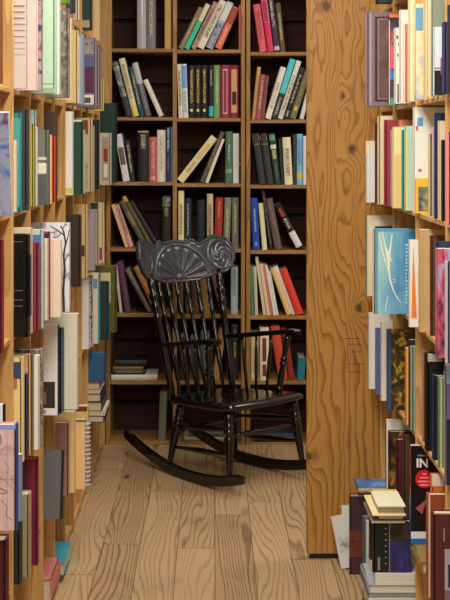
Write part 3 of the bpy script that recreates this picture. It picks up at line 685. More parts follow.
rbk('a', 3.95, .03, 396, None, (.56, .40, .42), 'dull pink book')
rbk('b', 4.31, .045, 366, 12, (.52, .45, .48), 'large mauve book with framed maroon panel', hmax=.325, rough=.3, spine=(.62, .56, .62), deco=[
    ('r', .03, .06, .01, .99, (.66, .60, .66), 'pale_line'), ('r', .11, .6, .05, .95, (.24, .19, .21)), ('r', .15, .6, .07, .93, (.60, .48, .47)), ('r', .17, .6, .085, .915, blotch((.36, .25, .25), (.44, .30, .30), (.48, .36, .36), 20))])
rbk('b', 4.20, .028, 388.5, 14, (.22, .16, .26), 'colourful book with orange top and pink blue spots', kind='s', mat=blotch((.14, .12, .18), (.30, .22, .36), (.90, .42, .50), 16), deco=[('r', 0, .5, .96, 1, (.95, .46, .28)), ('r', .02, .07, .40, .66, (.90, .36, .48)), ('r', .02, .07, .28, .38, (.22, .52, .84)), ('r', 0, .015, .0, .93, (.85, .80, .55)), ('r', .02, .1, 0, .08, (.35, .6, .55))])
rbk('b', 4.05, .035, 395, 28, (.92, .91, .85), 'white book with black letter marks', kind='s', deco=[('r', .02, .05, .85, .9, (.3, .3, .32)), ('r', .05, .08, .76, .8, (.3, .3, .32)), ('r', .03, .055, .62, .66, (.4, .4, .42)), ('r', .03, .12, .02, .26, (.48, .46, .46))])
rbk('b', 3.97, .03, 400, 10, (.94, .92, .86), 'taller white book beside the coral one', kind='s')
rbk('b', 3.88, .03, 404, 24, (.95, .52, .40), 'coral orange book', spine=(.95, .82, .80), hmax=.31)
rbk('b', 3.83, .03, 409, 0, (.95, .89, .70), 'cream book beside the coral', kind='s')
rbk('b', 3.68, .035, 415, 4, (.90, .85, .62), 'pale yellow picture book with blue sky top', kind='s', mat=blotch((.66, .72, .82), (.94, .88, .68), (.93, .78, .72), 14), deco=[('r', 0, .4, .72, .96, (.42, .64, .78))])
rbk('b', 3.60, .02, 424, 0, (.93, .80, .52), 'golden cream thin book', kind='s')
rbk('b', 3.50, .03, 427, -8, (.90, .84, .68), 'cream book with brown figure', kind='s', deco=[('r', .05, .4, .02, .62, blotch((.36, .24, .20), (.44, .32, .26), (.85, .78, .62), 12))])
rbk('b', 3.43, .025, 432, -2, (.53, .58, .50), 'grey green large book', kind='s')
rbk('b', 3.35, .015, 434, 27, (.84, .89, .93), 'light blue booklet with black lower half', kind='s', deco=[('r', .0, .5, 0, .36, (.12, .11, .13)), ('r', .12, .3, .3, .55, (.62, .28, .36)), ('r', 0, .35, .39, .40, (.2, .2, .22))])
rbk('b', 3.27, .03, 443, 22, (.20, .20, .36), 'navy violet book')
rbk('b', 3.18, .03, 448.5, 5, (.92, .86, .70), 'cream book at the photo edge', spine=(.15, .13, .18))
rbk('c', 4.45, .018, 366, 141, (.88, .89, .87), 'white booklet tilted outward by the panel', kind='s', deco=[('r', 0, .5, .76, 1, (.92, .87, .74))], lean=0)
rbk('c', 4.40, .012, 375, 123, (.30, .20, .18), 'thin dark brown book', kind='s')
rbk('c', 4.30, .03, 378, 116, (.89, .82, .67), 'cream book beside the burgundy')
rbk('c', 4.21, .03, 384.5, 120, (.62, .19, .23), 'burgundy red hardback')
rbk('c', 4.16, .02, 391, 130, (.76, .70, .76), 'lilac white thin book', kind='s')
rbk('c', 4.12, .015, 399, 120, (.95, .58, .42), 'orange topped book behind the yellow', kind='s')
rbk('c', 4.05, .022, 393, 127, (.96, .89, .63), 'pale yellow book with orange lower half', kind='s', deco=[('r', 0, .5, 0, .66, (.94, .80, .52))])
rbk('c', 3.96, .02, 402, 130, (.22, .64, .60), 'thin teal book')
rbk('c', 3.90, .03, 405, 126, (.72, .85, .79), 'pale aqua book with yellow stripe', kind='s', deco=[('r', .005, .03, .0, .9, (.93, .87, .45))])
rbk('c', 3.74, .03, 414, 105, (.93, .93, .87), 'white book with blue shape and yellow lower picture', kind='s', hmax=.31, deco=[
    ('r', .035, .11, .82, .90, (.36, .64, .86), 'cover_picture'), ('r', .02, .045, .78, .82, (.85, .25, .28)), ('r', .0, .5, 0, .33, (.96, .60, .26), 'cover_picture'), ('r', .025, .5, 0, .33, (.94, .78, .22), 'cover_picture'), ('r', .05, .5, .02, .25, blotch((.25, .27, .30), (.42, .45, .42), (.8, .7, .4), 24), 'cover_picture'), ('r', .05, .09, .40, .42, (.82, .40, .3))])
rbk('c', 3.60, .025, 429, 134, (.78, .70, .52), 'tan striped book with dark top', deco=[('r', 0, .03, 0, 1, (.35, .30, .22)), ('r', 0, .3, .9, 1, (.18, .16, .24))])
rbk('c', 3.53, .025, 433, 128, (.78, .72, .76), 'lilac book', kind='s')
rbk('c', 3.47, .02, 435, 113, (.15, .18, .30), 'dark navy topped book', kind='s')
rbk('c', 3.41, .025, 439, 121, (.88, .82, .68), 'cream white book between navy and black', kind='s')
rbk('c', 3.36, .025, 442, 140, (.13, .12, .15), 'black book beside the pink one')
rbk('c', 3.18, .04, 447, 132, (.88, .50, .48), 'rose pink book at the photo edge')
rbk('d', 4.50, .03, 366, 216, (.90, .87, .78), 'white book with dark rectangle, behind the blue one', spine=(.48, .54, .50), deco=[('r', 0, .03, .0, 1, (.90, .84, .68)), ('r', .13, .75, .62, .87, (.16, .14, .17))])
art = rbk('d', 4.02, .025, 373, 229, (.36, .62, .76), 'blue art book with white brush strokes', kind='h', d=.23, spine=(.90, .80, .62), hmax=.31)
Hh, Dd = wz(229, 4.02) - .97, .23; Hh = min(Hh, .31)
def artpt(px, py): return (-.0, wx(px, 4.02) - wx(373, 4.02), wz(py, 4.02) - .97)
am, nt, b = new_mat('blue_wash_print'); n = N(nt)
x, y, zz = n.xyz(n.coord('Object'))
f = n.noise(n.comb(0.0, n.math('MULTIPLY', y, 22), n.math('MULTIPLY', zz, 9)), 1, 3)
g = n.math('ADD', n.math('MULTIPLY', y, 5.0), n.math('MULTIPLY', f, .9))
nt.links.new(n.ramp(g, [(.35, (.70, .85, .80)), (.62, (.52, .75, .82)), (1.0, (.30, .57, .77))]), b.inputs['Base Color']); b.inputs['Roughness'].default_value = .35
T = .025
MB().box(T, T + .0006, .012, Dd, 0, Hh * .965).build('cover_picture', am, art)
def stroke(pts, wdt, name='brush_stroke'):
    P = [(T + .0012, artpt(*q)[1], artpt(*q)[2]) for q in pts]
    MB().tube(P, [wdt * (1 - .75 * abs(2 * i / (len(P) - 1) - .8)) + .0003 for i in range(len(P))], 8, flat=(.2, 1)).build(name, plain((.92, .93, .88), .5, 'white_paint'), art)
stroke([(381, 232), (384, 245), (387, 262), (389, 280), (392, 290), (396, 298), (400, 303)], .0030)
stroke([(391, 234), (389, 250), (388, 262), (388, 275), (391, 288)], .0034)
stroke([(378, 234), (381, 250), (385, 264), (388, 274)], .0024)
stroke([(385, 248), (388, 256), (391, 262)], .0044)
stroke([(391, 279), (394, 280), (396, 280.5)], .0008)
stroke([(391, 282), (394, 282.5), (396, 282)], .0008)
stroke([(387, 296), (385, 305), (384, 313)], .0018)
mm = MB()
for i in range(17):
    a0 = artpt(404.5, 246 + i * 3.6); q = random.uniform(.5, 1.0)
    mm.box(T + .0006, T + .0012, a0[1], a0[1] + .007 * q, a0[2], a0[2] + .006)
mm.build('cover_lettering', plain((.78, .86, .86), .5, 'pale_ink'), art)
oc = rbk('d', 3.73, .012, 409, 240, (.94, .93, .90), 'white card booklet with orange triangle', kind='s', hmax=.262)
mm = MB()
def q(px, py): return (wx(px, 3.73) - wx(409, 3.73), wz(py, 3.73) - .97)
p1, p2, p3 = q(413, 246), q(416.5, 318), q(411, 318)
k = .012
mm.v = [(k + .0002, *p1), (k + .0002, *p2), (k + .0002, *p3), (k + .0009, *p1), (k + .0009, *p2), (k + .0009, *p3)]
mm.f = [(0, 1, 2), (3, 4, 5), (0, 1, 4, 3), (1, 2, 5, 4), (2, 0, 3, 5)]
mm.build('orange_triangle', plain((.95, .52, .14), .5, 'orange_print'), oc)
rbk('d', 3.63, .035, 420, 230, (.83, .68, .48), 'tan worn book with torn top', kind='s', deco=[('r', 0, .05, 0, 1, (.78, .66, .44))])
rbk('d', 3.56, .02, 430.5, 236, (.36, .23, .15), 'dark brown book beside the tan')
rbk('d', 3.24, .02, 436, 242, (.16, .22, .36), 'navy blue topped book')
rbk('d', 3.19, .03, 437, 249, (.66, .24, .38), 'magenta patterned book', kind='s', mat=blotch((.20, .16, .32), (.82, .36, .45), (.70, .66, .82), 26, 1, .5))
rbk('d', 3.11, .03, 446, 262, (.36, .36, .41), 'slate grey book', spine=(.7, .7, .72))
rbk('e', 4.52, .02, 368.5, 313, (.92, .90, .86), 'loose white stapled pages by the panel', kind='s', hmax=.28)
rbk('e', 4.42, .014, 375.5, 328, (.34, .42, .64), 'blue booklet leaning by the white pages', kind='s', deco=[('r', .2, .6, 0, 1, (.72, .74, .8))])
rbk('e', 4.31, .02, 381, 322, (.91, .89, .85), 'white book beside the black gold one', kind='s')
rbk('e', 4.16, .028, 387, 330, (.16, .16, .10), 'black and gold ornamental patterned book', spine=(.22, .32, .48), mat=blotch((.10, .10, .08), (.28, .24, .10), (.80, .64, .22), 34), deco=[('r', 0, .045, 0, 1, (.22, .32, .48))])
rbk('e', 3.94, .02, 405.5, 348, (.92, .54, .14), 'thin orange book', kind='s', deco=[('r', .015, .04, 0, 1, (.86, .72, .5))])
rbk('e', 3.90, .015, 409, 340, (.16, .14, .18), 'thin black book behind the grey green', kind='s')
rbk('e', 3.86, .03, 411, 347, (.57, .65, .57), 'grey green book')
rbk('e', 3.71, .025, 423, 352, (.62, .42, .36), 'pinkish brown book')
rbk('e', 3.60, .045, 426, 355, (.035, .03, .035), 'thick black book', deco=[('r', 0, .2, .93, 1, (.72, .70, .66))])
rbk('e', 3.50, .03, 433, 376, (.10, .15, .27), 'navy blue book beside the black')
rbk('e', 3.42, .03, 439, 378, (.42, .52, .28), 'green book with white edges', deco=[('r', 0, .016, 0, 1, (.86, .87, .82))])
rbk('e', 3.38, .012, 444.5, 372, (.90, .91, .90), 'thin white book beside the green', kind='s')
rbk('e', 3.24, .03, 446, 366, (.42, .37, .54), 'purple book with light blue top', kind='s', deco=[('r', 0, .4, .85, 1, (.55, .70, .86)), ('r', 0, .4, 0, .55, (.10, .12, .20))])
rbk('f', 4.22, .014, 386, 420, (.92, .91, .88), 'white edged thin book near the panel', kind='s', spine=(.42, .10, .12))
rbk('f', 4.18, .028, 388.5, 432, (.12, .11, .09), 'black gold figured book', mat=blotch((.09, .08, .07), (.30, .22, .10), (.80, .62, .28), 22))
rbk('f', 4.10, .03, 396, 440, (.34, .065, .14), 'dark maroon book')
rbk('f', 4.00, .02, 403, 436, (.30, .20, .12), 'dark brown thin book beside the wooden divider')
# lying base book and the black book with red circle
r, bg = make_book(.034, .19, .17, (.55, .44, .22), 'h', None, [], gain=RG); at(r, (RX - .016, 3.585, .3006), -90, -90)
# (height runs along +Y here, spine faces the aisle)
tag(r, 'brown gold lying book under the black book with red circle', 'book', 'books ' + RROW['f'][1])
YI = 3.745; XI = wx(411, YI); TI = .022; zi = .3006 + .0348; HI = .622 - zi
bk, bg = make_book(TI, HI, .155, (.05, .045, .055), 's', (.62, .22, .20), [('b', 0, .5, (.10, .28, .55), .0), ('r', 0, .55, 0, .055, (.12, .42, .72), 'cover_band'), ('r', 0, .55, .056, .125, (.86, .90, .94), 'cover_band')], gain=RG)
at(bk, (XI, YI + TI, zi), 0, -90)
tag(bk, 'black paperback with white word IN and red circle, near right-wall divider', 'book', 'books ' + RROW['f'][1])
def ip(px, py): return (wx(px, YI) - XI, wz(py, YI) - zi)
def text(parent, s, u, z, size, mat, x, name='title_lettering'):
    cu = bpy.data.curves.new(name, 'FONT'); cu.body = s; cu.size = size; cu.extrude = .0003; cu.offset = size * .03
    ob = bpy.data.objects.new(name, cu); COL.objects.link(ob)
    dg = bpy.context.evaluated_depsgraph_get(); me = bpy.data.meshes.new_from_object(ob.evaluated_get(dg))
    bpy.data.objects.remove(ob)
    # text x -> book +y, text y -> book +z, facing +x
    me.transform(Matrix(((0, 0, 1, x), (1, 0, 0, u), (0, 1, 0, z), (0, 0, 0, 1))))
    me.materials.clear(); me.materials.append(mat)
    o = bpy.data.objects.new(name, me); COL.objects.link(o); o.parent = parent; return o
WH = plain((.93, .93, .92), .4, 'white_print')
u, z = ip(416.0, 467); text(bk, 'IN', u, z, .035, WH, TI + .0005)
mm = MB(); u, z = ip(424.5, 479); rr = .0265
k0 = len(mm.v); ring = [(u + rr * math.cos(2 * math.pi * i / 40), z + rr * math.sin(2 * math.pi * i / 40)) for i in range(40)]
mm.v = [(TI, a, c) for a, c in ring] + [(TI + .0006, a, c) for a, c in ring]
mm.f = [tuple(range(40)), tuple(range(40, 80))] + [(i, (i + 1) % 40, 40 + (i + 1) % 40, 40 + i) for i in range(40)]
mm.build('red_circle', plain((.86, .10, .14), .4, 'red_print'), bk)
mm = MB()
for (a, c, e) in ((422.5, 426.5, 474.5), (419.5, 429, 478.3), (418, 431, 482), (420, 429, 485.5)):
    u0, z0 = ip(a, e); u1, _ = ip(c, e); xx = u0
    while xx < u1 - .001:
        mm.box(TI + .0006, TI + .001, xx, min(u1, xx + .0022), z0, z0 + .0035); xx += .0031
mm.build('circle_lettering', plain((.96, .80, .78), .4, 'pale_print'), bk)
mm = MB(); xx = ip(417.5, 456)[0]
for i in range(9): mm.box(TI, TI + .0006, xx + i * .0034, xx + i * .0034 + .0024, ip(0, 456.3)[1], ip(0, 454.6)[1])
mm.build('small_lettering', plain((.55, .55, .58), .4, 'grey_print'), bk)
mm = MB(); a, c_, e = ip(415.5, 508.5), ip(427, 499), ip(422, 514)
mm.v = [(TI + .0001, *a), (TI + .0001, *c_), (TI + .0001, *e), (TI + .0007, *a), (TI + .0007, *c_), (TI + .0007, *e)]
mm.f = [(0, 1, 2), (3, 4, 5), (0, 1, 4, 3), (1, 2, 5, 4), (2, 0, 3, 5)]
mm.build('cover_picture', plain((.66, .36, .34), .4, 'pink_print'), bk)
rbk('f', 3.40, .03, 427, 495, (.58, .27, .12), 'rust orange book with pale edge', hmax=.29, deco=[('r', 0, .02, 0, 1, (.86, .80, .72))])
rbk('f', 3.46, .02, 431, 468, (.84, .46, .18), 'orange book behind the rust one', hmax=.31, deco=[('r', 0, .4, .9, 1, (.86, .82, .74))])
br = rbk('f', 3.10, .03, 432, 507, (.30, .11, .09), 'maroon brown large book with grey picture', hmax=.31, d=.23, deco=[('r', 0, 1, .992, 1, (.80, .66, .60)), ('r', .115, .8, .0 + .27, .72, (.62, .60, .64), 'cover_picture'), ('r', .15, .8, .42, .60, (.10, .09, .10), 'cover_picture'), ('r', .115, .8, .27, .40, (.45, .38, .42), 'cover_picture'), ('r', .105, .112, .78, .88, (.75, .68, .66), 'pale_line')])
text(br, 'O', .028, .052, .014, plain((.70, .62, .60), .4, 'grey_print'), .0306, 'cover_lettering')

# blue lying book on the lowest right shelf by the panel
r, bg = make_book(.014, .12, .17, (.26, .42, .66), 's', None, [], gain=RG, mat=blotch((.2, .2, .42), (.28, .48, .74), (.45, .66, .86), 14)); at(r, (wx(357, 4.48), 4.44, .3006), -90, -90)
tag(r, 'blue glossy lying paperback jutting from lowest right shelf by the panel', 'book')
# floor pile
def stand(Y, t, xl, yt, d, col, label, kind='h', deco=(), mat=None, spine=None, lean=0, hmax=.277, base=0):
    h = min(wz(yt, Y) - base, hmax); X = wx(xl, Y)
    root, bg = make_book(t, h, d, col, kind, spine, deco, gain=RG, mat=mat)
    at(root, (X + bg, Y + t, base + .0006), lean, -90)
    tag(root, label, 'book', 'books standing on the floor by the panel'); return root
stand(4.48, .022, 349.5, 492, .19, (.24, .14, .22), 'plum coloured book with brown picture standing on the floor', mat=blotch((.24, .13, .20), (.28, .16, .22), (.42, .20, .12), 9), deco=[('r', 0, 1, .985, 1, (.76, .64, .58)), ('r', .0, 1, .22, .55, blotch((.30, .14, .10), (.46, .22, .14), (.24, .13, .16), 12), 'cover_picture')])
r, bg = make_book(.016, .21, .15, (.90, .90, .87), 's', None, [], gain=RG); at(r, (wx(341.5, 4.58), 4.596, .0006), 0, -90)
tag(r, 'white upright booklet behind the leaning one on the floor', 'book', 'books standing on the floor by the panel')
r, bg = make_book(.014, .185, .11, (.88, .88, .86), 's', (.90, .90, .88), [('r', .1, .8, .3, .6, blotch((.5, .5, .5), (.8, .8, .8), (.88, .88, .86), 30), 'cover_picture')], gain=RG)
r.matrix_world = Matrix.Translation((wx(341, 4.53), 4.55, .0006)) @ Matrix.Rotation(R(-11), 4, 'Y') @ Matrix.Rotation(R(-90), 4, 'Z')
tag(r, 'white booklet tilted outward on the floor against plum book', 'book', 'books standing on the floor by the panel')
stand(4.22, .02, 363, 508, .16, (.36, .44, .52), 'blue grey book standing on the floor', deco=[('r', .02, .05, 0, 1, (.46, .54, .60))])
stand(4.17, .014, 366.5, 516, .15, (.90, .89, .85), 'white edged book standing beside the blue grey', kind='s', spine=(.92, .91, .88))
stand(4.13, .012, 370, 518, .15, (.80, .74, .70), 'pale pink edged booklet standing on the floor', kind='s')
def pile(z0, th, Y0, L, xl, d, col, label, kind='h', deco=(), pages=(.9, .88, .82), mat=None, rot=0, Yref=None):
    root, bg = make_book(th, L, d, col, kind, None, deco, gain=RG, pages=pages, mat=mat)
    at(root, (wx(xl, Yref or Y0), Y0, z0), -90, -90 + 0)
    if rot: root.rotation_euler[2] += R(rot)
    tag(root, label, 'book', 'books piled on the floor by the right bookcase'); return root
z = .0006
for th, xl, d, c, lb_, kd in ((.074, 370, .26, (.35, .22, .14), 'brown lying book, lowest of the floor pile', 'h'), (.05, 372, .25, (.90, .88, .80), 'cream lying book, second up the floor pile', 's'),
        (.024, 369, .26, (.82, .86, .90), 'pale blue lying folder, third up the floor pile', 's'), (.010, 368, .27, (.40, .42, .44), 'thin dark grey lying booklet in the floor pile', 'h'),
        (.026, 369, .26, (.58, .60, .62), 'grey lying book, fifth up the floor pile', 'h'), (.032, 376, .24, (.93, .92, .88), 'white lying book with pages showing, sixth up the floor pile', 's')):
    pile(z, th, 3.83, .20, xl, d, c, lb_, kd); z += th + .0006
zt = z
# upright book on the pile: black strip with dots, violet picture
HB = .372 - zt
pb, bg = make_book(.03, HB, .112, (.05, .045, .06), 'h', (.06, .05, .07), [
    ('r', .43, 1, 0, .62, blotch((.10, .10, .26), (.17, .17, .40), (.24, .22, .46), 22, 3, .6), 'cover_picture'),
    ('r', .43, 1, .63, .98, blotch((.10, .08, .08), (.22, .17, .15), (.36, .28, .22), 20), 'cover_picture'),
    ('r', .40, .425, 0, .98, (.55, .52, .48), 'pale_line'), ('r', .10, .16, .05, .30, (.55, .55, .54), 'pale_label')], gain=RG)
at(pb, (wx(374, 3.84), 3.84 + .03, zt + .0004), 0, -90)
mm = MB()
for i in range(7):
    yy = .024; zc = HB * (.17 + .115 * i)
    mm.prism([(.0300, .0335), (.0308, .0335), (.0308, .0365), (.0300, .0365)], zc, zc + .003)
mm.build('cover_dots', plain((.85, .85, .84), .4, 'white_print'), pb)
tag(pb, 'black book with row of white dots and violet picture standing on floor pile', 'book')
p2, bg = make_book(.028, HB, .108, (.22, .20, .20), 'h', None, [], gain=RG); at(p2, (wx(374, 3.84) + .004, 3.985, zt + .0004), 0, -90)
tag(p2, 'dark grey upright book behind the dotted book on floor pile', 'book')
zq = zt + HB + .0016
def sheetbook(z0, th, Y0, L, X, d, col, label, kind='s', rot=0.0, pages=(.9, .88, .80)):
    root, bg = make_book(th, L, d, col, kind, None, [], gain=RG, pages=pages)
    at(root, (X, Y0, z0), -90, -90 + rot); tag(root, label, 'booklet', 'papers on top of the floor pile'); return root
sheetbook(zq, .008, 3.82, .20, .472, .10, (.60, .58, .52), 'grey brown booklet under the papers on floor pile')
sheetbook(zq + .0086, .018, 3.82, .19, .490, .08, (.10, .09, .10), 'black lying book under the papers on floor pile', 'h')
sheetbook(zq + .0272, .003, 3.80, .22, .472, .10, (.93, .86, .66), 'cream yellow paper folder on floor pile')
sheetbook(zq + .0308, .014, 3.83, .15, .492, .078, (.86, .80, .66), 'cream lying booklet on the floor pile', pages=(.8, .74, .6))
sheetbook(zq + .0510, .003, 3.81, .165, .488, .084, (.94, .91, .80), 'ivory top sheet folder on floor pile')
sheetbook(zq + .0454, .005, 3.87, .14, .497, .075, (.92, .76, .26), 'yellow booklet at back of floor pile top')

# ------------------------------------------------------------ rocking chair
BLK = None
def chair_mat():
    m, nt, b = new_mat('black_lacquer'); n = N(nt)
    f = n.noise(n.coord(), 60, 3, .6)
    nt.links.new(n.ramp(f, [(.3, (.025, .026, .03)), (.66, (.045, .044, .046)), (.82, (.13, .11, .09))]), b.inputs['Base Color'])
    b.inputs['Roughness'].default_value = .22
    nt.links.new(n.ramp(n.noise(n.coord(), 25, 2), [(.3, .12), (.7, .27)]), b.inputs['Roughness'])
    b.inputs['Coat Weight'].default_value = .3; b.inputs['Coat Roughness'].default_value = .1
    return m
BLK = chair_mat()
ch = empty('rocking_chair', (.108, 5.795, 0), R(-50))
tag(ch, 'black pressed-back wooden rocking chair with spindle back and arms, on the floorboards', 'rocking chair')
SEAT = lambda x: .352 + (x + .25) * .075           # seat top height, tipped back
# seat: rounded, saddled, bowed front
m = MB(); NX, NY = 18, 18
def seat_edge(v):                                   # v in [-1,1] along the side
    return v
rows = []
for side in (1, -1):
    for i in range(NX + 1):
        a = i / NX
        for j in range(NY + 1):
            bq = -1 + 2 * j / NY
            x = -.265 + .475 * a; hw = .200 + .036 * math.sin(min(1, a * 1.05) * math.pi / 2)
            hw *= (1 - .10 * max(0, (a - .85) / .15) ** 2) * (1 - .06 * max(0, (.08 - a) / .08))
            x += .022 * (1 - bq * bq) * a - .012 * (1 - bq * bq) * (1 - a)
            e = min(a, 1 - a) * 2; eb = 1 - abs(bq)
            rnd = min(1, min(e / .10, eb / .10)); rnd = math.sqrt(max(0, 1 - (1 - rnd) ** 2))
            z = SEAT(x)
            if side > 0: z += -.012 * math.exp(-((x + .06) / .12) ** 2) * (1 - bq ** 4) + .010 * (rnd - 1)
            else: z += -.036 - .010 * (rnd - 1)
            m.v.append((x, bq * hw, z))
W1 = (NX + 1) * (NY + 1)
for i in range(NX):
    for j in range(NY):
        a0 = i * (NY + 1) + j; q = (a0, a0 + 1, a0 + NY + 2, a0 + NY + 1)
        m.f.append(q); m.f.append(tuple(W1 + k for k in reversed(q)))
edge = [j for j in range(NY + 1)] + [i * (NY + 1) + NY for i in range(1, NX + 1)] + [NX * (NY + 1) + j for j in range(NY - 1, -1, -1)] + [i * (NY + 1) for i in range(NX - 1, 0, -1)]
for k in range(len(edge)):
    a0, b0 = edge[k], edge[(k + 1) % len(edge)]; m.f.append((a0, b0, W1 + b0, W1 + a0))
m.build('seat', BLK, ch, True)
TURN = [(0, .75), (.04, .8), (.06, 1.15), (.09, 1.15), (.11, .8), (.14, .95), (.30, 1.15), (.42, .80), (.45, .8), (.47, 1.2), (.50, 1.2), (.52, .85), (.55, 1.1), (.57, 1.25), (.60, .9), (.64, .8), (.80, 1.1), (.88, .85), (.90, 1.2), (.93, 1.2), (.95, .8), (1, .7)]
LEG = [(0, .7), (.05, .72), (.30, .95), (.50, 1.15), (.58, 1.2), (.62, .85), (.64, 1.2), (.69, 1.2), (.71, .85), (.73, 1.2), (.77, 1.2), (.79, .85), (.84, 1.15), (1, 1.0)]
SPIN = [(0, .65), (.20, .95), (.34, 1.35), (.40, .8), (.42, 1.15), (.45, 1.15), (.47, .75), (.60, 1.25), (.66, .75), (.68, 1.2), (.71, 1.2), (.73, .75), (.78, 1.3), (.82, .8), (.84, 1.2), (.87, 1.2), (.89, .8), (.94, 1.0), (1, .65)]
def turn(p0, p1, prof, r, name, parent=ch, seg=12):
    return MB().lathe(p0, p1, [(t, q * r) for t, q in prof], seg).build(name, BLK, parent, True)
# rockers
X0, RR = -.10, 1.25
def ry(x): return .180 + .037 * min(1, max(0, (x + .60) / .75))
def rz_(x): return (x - X0) ** 2 / (2 * RR)
for s in (-1, 1):
    m = MB(); k = 36
    for i in range(k + 1):
        x = -.60 + .885 * i / k; y = s * ry(x); z = rz_(x)
        e = min(1, min(i, k - i) / 3 + .45); hh = .046 * (.62 + .38 * e) ; ww = .0135
        t0 = z + .001; t1 = z + hh
        m.v += [(x, y - ww, t0 + .003), (x, y - ww + .003, t0), (x, y + ww - .003, t0), (x, y + ww, t0 + .003), (x, y + ww, t1 - .004), (x, y + ww - .004, t1), (x, y - ww + .004, t1), (x, y - ww, t1 - .004)]
    for i in range(k):
        for j in range(8):
            l = (j + 1) % 8; m.f.append((i * 8 + j, i * 8 + l, i * 8 + 8 + l, i * 8 + 8 + j))
    m.f.append(tuple(range(8))); m.f.append(tuple(k * 8 + j for j in range(8)))
    m.build('rocker', BLK, ch)
LF = lambda s: ((.20, s * .215, rz_(.20) + .040), (.165, s * .192, SEAT(.165) - .030))
LR = lambda s: ((-.24, s * ry(-.24), rz_(-.24) + .040), (-.195, s * .165, SEAT(-.195) - .030))
for s in (-1, 1):
    turn(*LF(s), LEG, .0185, 'leg'); turn(*LR(s), LEG, .0175, 'leg')
def lerp(pq, t): return Vector(pq[0]).lerp(Vector(pq[1]), t)
STR = [(0, .6), (.15, .75), (.42, 1.1), (.45, 1.3), (.48, 1.0), (.5, 1.25), (.52, 1.0), (.55, 1.3), (.58, 1.1), (.85, .75), (1, .6)]
turn(lerp(LF(-1), .60), lerp(LF(1), .60), STR, .0125, 'stretcher')
turn(lerp(LR(-1), .55), lerp(LR(1), .55), STR, .011, 'stretcher')
for s in (-1, 1):
    turn(lerp(LR(s), .28), lerp(LF(s), .33), STR, .0105, 'stretcher')
    turn(lerp(LR(s), .62), lerp(LF(s), .70), STR, .0105, 'stretcher')
# back: crest arc
RC, XC, SL = .50, -.412, .30
def arc(u, z, off=0.0):
    th = u / RC; r = RC - off
    return (XC + RC - r * math.cos(th) - SL * (z - .865), r * math.sin(th), z)
def cs(pts, s):
    for (a, fa), (b, fb) in zip(pts[:-1], pts[1:]):
        if s <= b:
            t = (s - a) / (b - a); t = t * t * (3 - 2 * t); return fa + (fb - fa) * t
    return pts[-1][1]
TOP = [(0, 1.046), (.24, 1.040), (.30, 1.050), (.35, 1.046), (.42, 1.030), (.72, 1.064), (.88, 1.054), (.96, 1.025), (1, .985)]
BOT = [(0, .846), (.34, .848), (.48, .862), (.60, .872), (.78, .882), (.90, .905), (.97, .940), (1, .980)]
UM = .315
def relief(u, z, v):
    s = abs(u) / UM; t_, b_ = cs(TOP, s), cs(BOT, s)
    e = min(t_ - z, z - b_, (1 - s) * UM * 1.2)
    d = .0035 * math.exp(-((e - .007) / .005) ** 2) - .002 * math.exp(-((e - .016) / .004) ** 2)
    dx, dz = u, (z - .866) * 1.08; r = math.hypot(dx, dz)
    if dz > -.004 and r < .19:
        th = math.atan2(dz, dx)
        if r < .022: d += .006 * math.sqrt(max(0, 1 - (r / .022) ** 2))
        elif r < .158:
            w_ = min(1, (r - .022) / .03) * min(1, (.160 - r) / .012)
            d += .0075 * w_ * (abs(math.cos(8.5 * th)) ** .8 - .35)
        d += .004 * math.exp(-((r - .170) / .006) ** 2)
    if s > .55:
        c = (.76, .970); a_ = (s - c[0]) / .20; b2 = (z - c[1]) / .072; q = math.hypot(a_, b2)
        if q < 1.05:
            th = math.atan2(b2, a_)
            d += .003 * math.exp(-((q - .95) / .08) ** 2)
            if q < .85: d += .0022 * math.sin(q * 11 + 2.0 * th) * math.cos(4 * th + 6 * q) - .0012
    return d
m = MB(); NU, NV = 190, 64
for face in (0, 1):
    for i in range(NU + 1):
        u = -UM + 2 * UM * i / NU; s = abs(u) / UM; t_, b_ = cs(TOP, s), cs(BOT, s)
        for j in range(NV + 1):
            z = b_ + (t_ - b_) * j / NV
            off = (relief(u, z, j / NV) + .008) if face == 0 else -.009
            e = min(j, NV - j)
            if face == 0 and e == 0: off -= .003
            m.v.append(arc(u, z, off))
W1 = (NU + 1) * (NV + 1)
for i in range(NU):
    for j in range(NV):
        a0 = i * (NV + 1) + j; q = (a0, a0 + NV + 1, a0 + NV + 2, a0 + 1)
        m.f.append(q); m.f.append(tuple(W1 + k for k in reversed(q)))
edge = [i * (NV + 1) for i in range(NU + 1)] + [NU * (NV + 1) + j for j in range(1, NV + 1)] + [i * (NV + 1) + NV for i in range(NU - 1, -1, -1)] + [j for j in range(NV - 1, 0, -1)]
for k in range(len(edge)):
    a0, b0 = edge[k], edge[(k + 1) % len(edge)]; m.f.append((a0, b0, W1 + b0, W1 + a0))
cm, nt, b = new_mat('worn_crest_with_sheen'); n = N(nt)
f = n.noise(n.coord(), 70, 4, .65)
nt.links.new(n.ramp(f, [(.42, (.17, .185, .22)), (.60, (.21, .225, .26)), (.76, (.40, .37, .32))]), b.inputs['Base Color'])  # blue-grey tones paint the sheen into the black crest; tan flecks are wear
b.inputs['Roughness'].default_value = .34; b.inputs['Coat Weight'].default_value = .5; b.inputs['Coat Roughness'].default_value = .2
m.build('crest_rail', cm, ch, True)
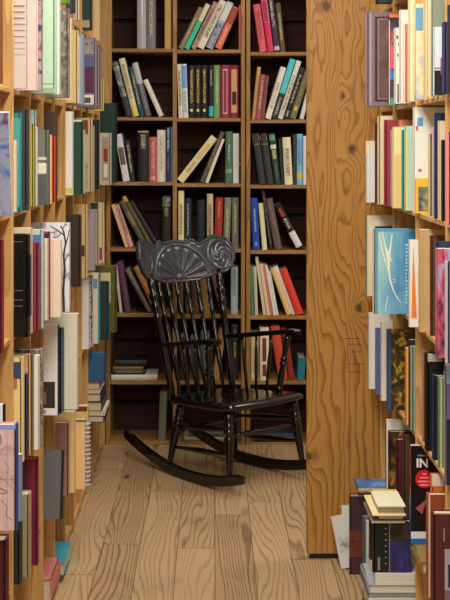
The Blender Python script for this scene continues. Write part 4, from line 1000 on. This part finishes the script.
# posts and spindles
def post(s, t):
    p0 = Vector((-.235, s * .180, SEAT(-.235) - .02)); p1 = Vector(arc(s * .215, .90))
    return p0.lerp(p1, t)
POST = [(0, .9), (.18, 1.0), (.45, 1.05), (.62, .95), (.64, 1.2), (.67, 1.2), (.69, .85), (.72, 1.25), (.76, 1.25), (.78, .85), (.81, 1.3), (.84, 1.3), (.86, .85), (.90, 1.15), (1, .8)]
for s in (-1, 1): turn(post(s, 0), post(s, 1), POST, .0165, 'post')
for i in range(6):
    q = -1 + 2 * (i + 1) / 7
    turn((-.238 - .008 * (1 - q * q), q * .180, SEAT(-.24) - .012), arc(q * .215, .872), SPIN, .0108, 'spindle', seg=10)
# lower back rail across the spindles
zr = .45
# arms
for s in (-1, 1):
    m = MB(); k = 22; p0 = post(s, .44)
    for i in range(k + 1):
        a = i / k; x = p0.x + (.165 - p0.x) * a
        y = s * (abs(p0.y) - .002 + (.240 - abs(p0.y)) * math.sin(min(1, a * 1.1) * math.pi / 2)); z = p0.z + (.650 - p0.z) * min(1, a * 1.12)
        wv = .0135 + .014 * max(0, (a - .25) / .75); 
        if a > .9: wv *= math.sqrt(max(.05, 1 - ((a - .9) / .1) ** 2))
        h2 = .011
        m.v += [(x, y - wv, z - h2 + .004), (x, y - wv + .004, z - h2), (x, y + wv - .004, z - h2), (x, y + wv, z - h2 + .004), (x, y + wv, z + h2 - .004), (x, y + wv - .004, z + h2), (x, y - wv + .004, z + h2), (x, y - wv, z + h2 - .004)]
    for i in range(k):
        for j in range(8):
            l = (j + 1) % 8; m.f.append((i * 8 + j, i * 8 + l, i * 8 + 8 + l, i * 8 + 8 + j))
    m.f.append(tuple(range(8))); m.f.append(tuple(k * 8 + j for j in range(8)))
    m.build('arm', BLK, ch)
    def armz(x):
        a = (x - p0.x) / (.165 - p0.x); return p0.z + (.650 - p0.z) * min(1, a * 1.12) - .008
    def army(x):
        a = (x - p0.x) / (.165 - p0.x); return s * (abs(p0.y) - .002 + (.240 - abs(p0.y)) * math.sin(min(1, a * 1.1) * math.pi / 2))
    turn((.055, s * .205, SEAT(.055) - .012), (.085, army(.085), armz(.085)), TURN, .0150, 'arm_support')
    for xb, xt in ((-.155, -.20), (-.09, -.115), (-.02, -.02)):
        turn((xb, s * .198, SEAT(xb) - .012), (xt, army(xt), armz(xt)), [(0, .8), (.3, 1.1), (.5, 1.2), (.8, .9), (1, .75)], .0075, 'arm_spindle', seg=8)
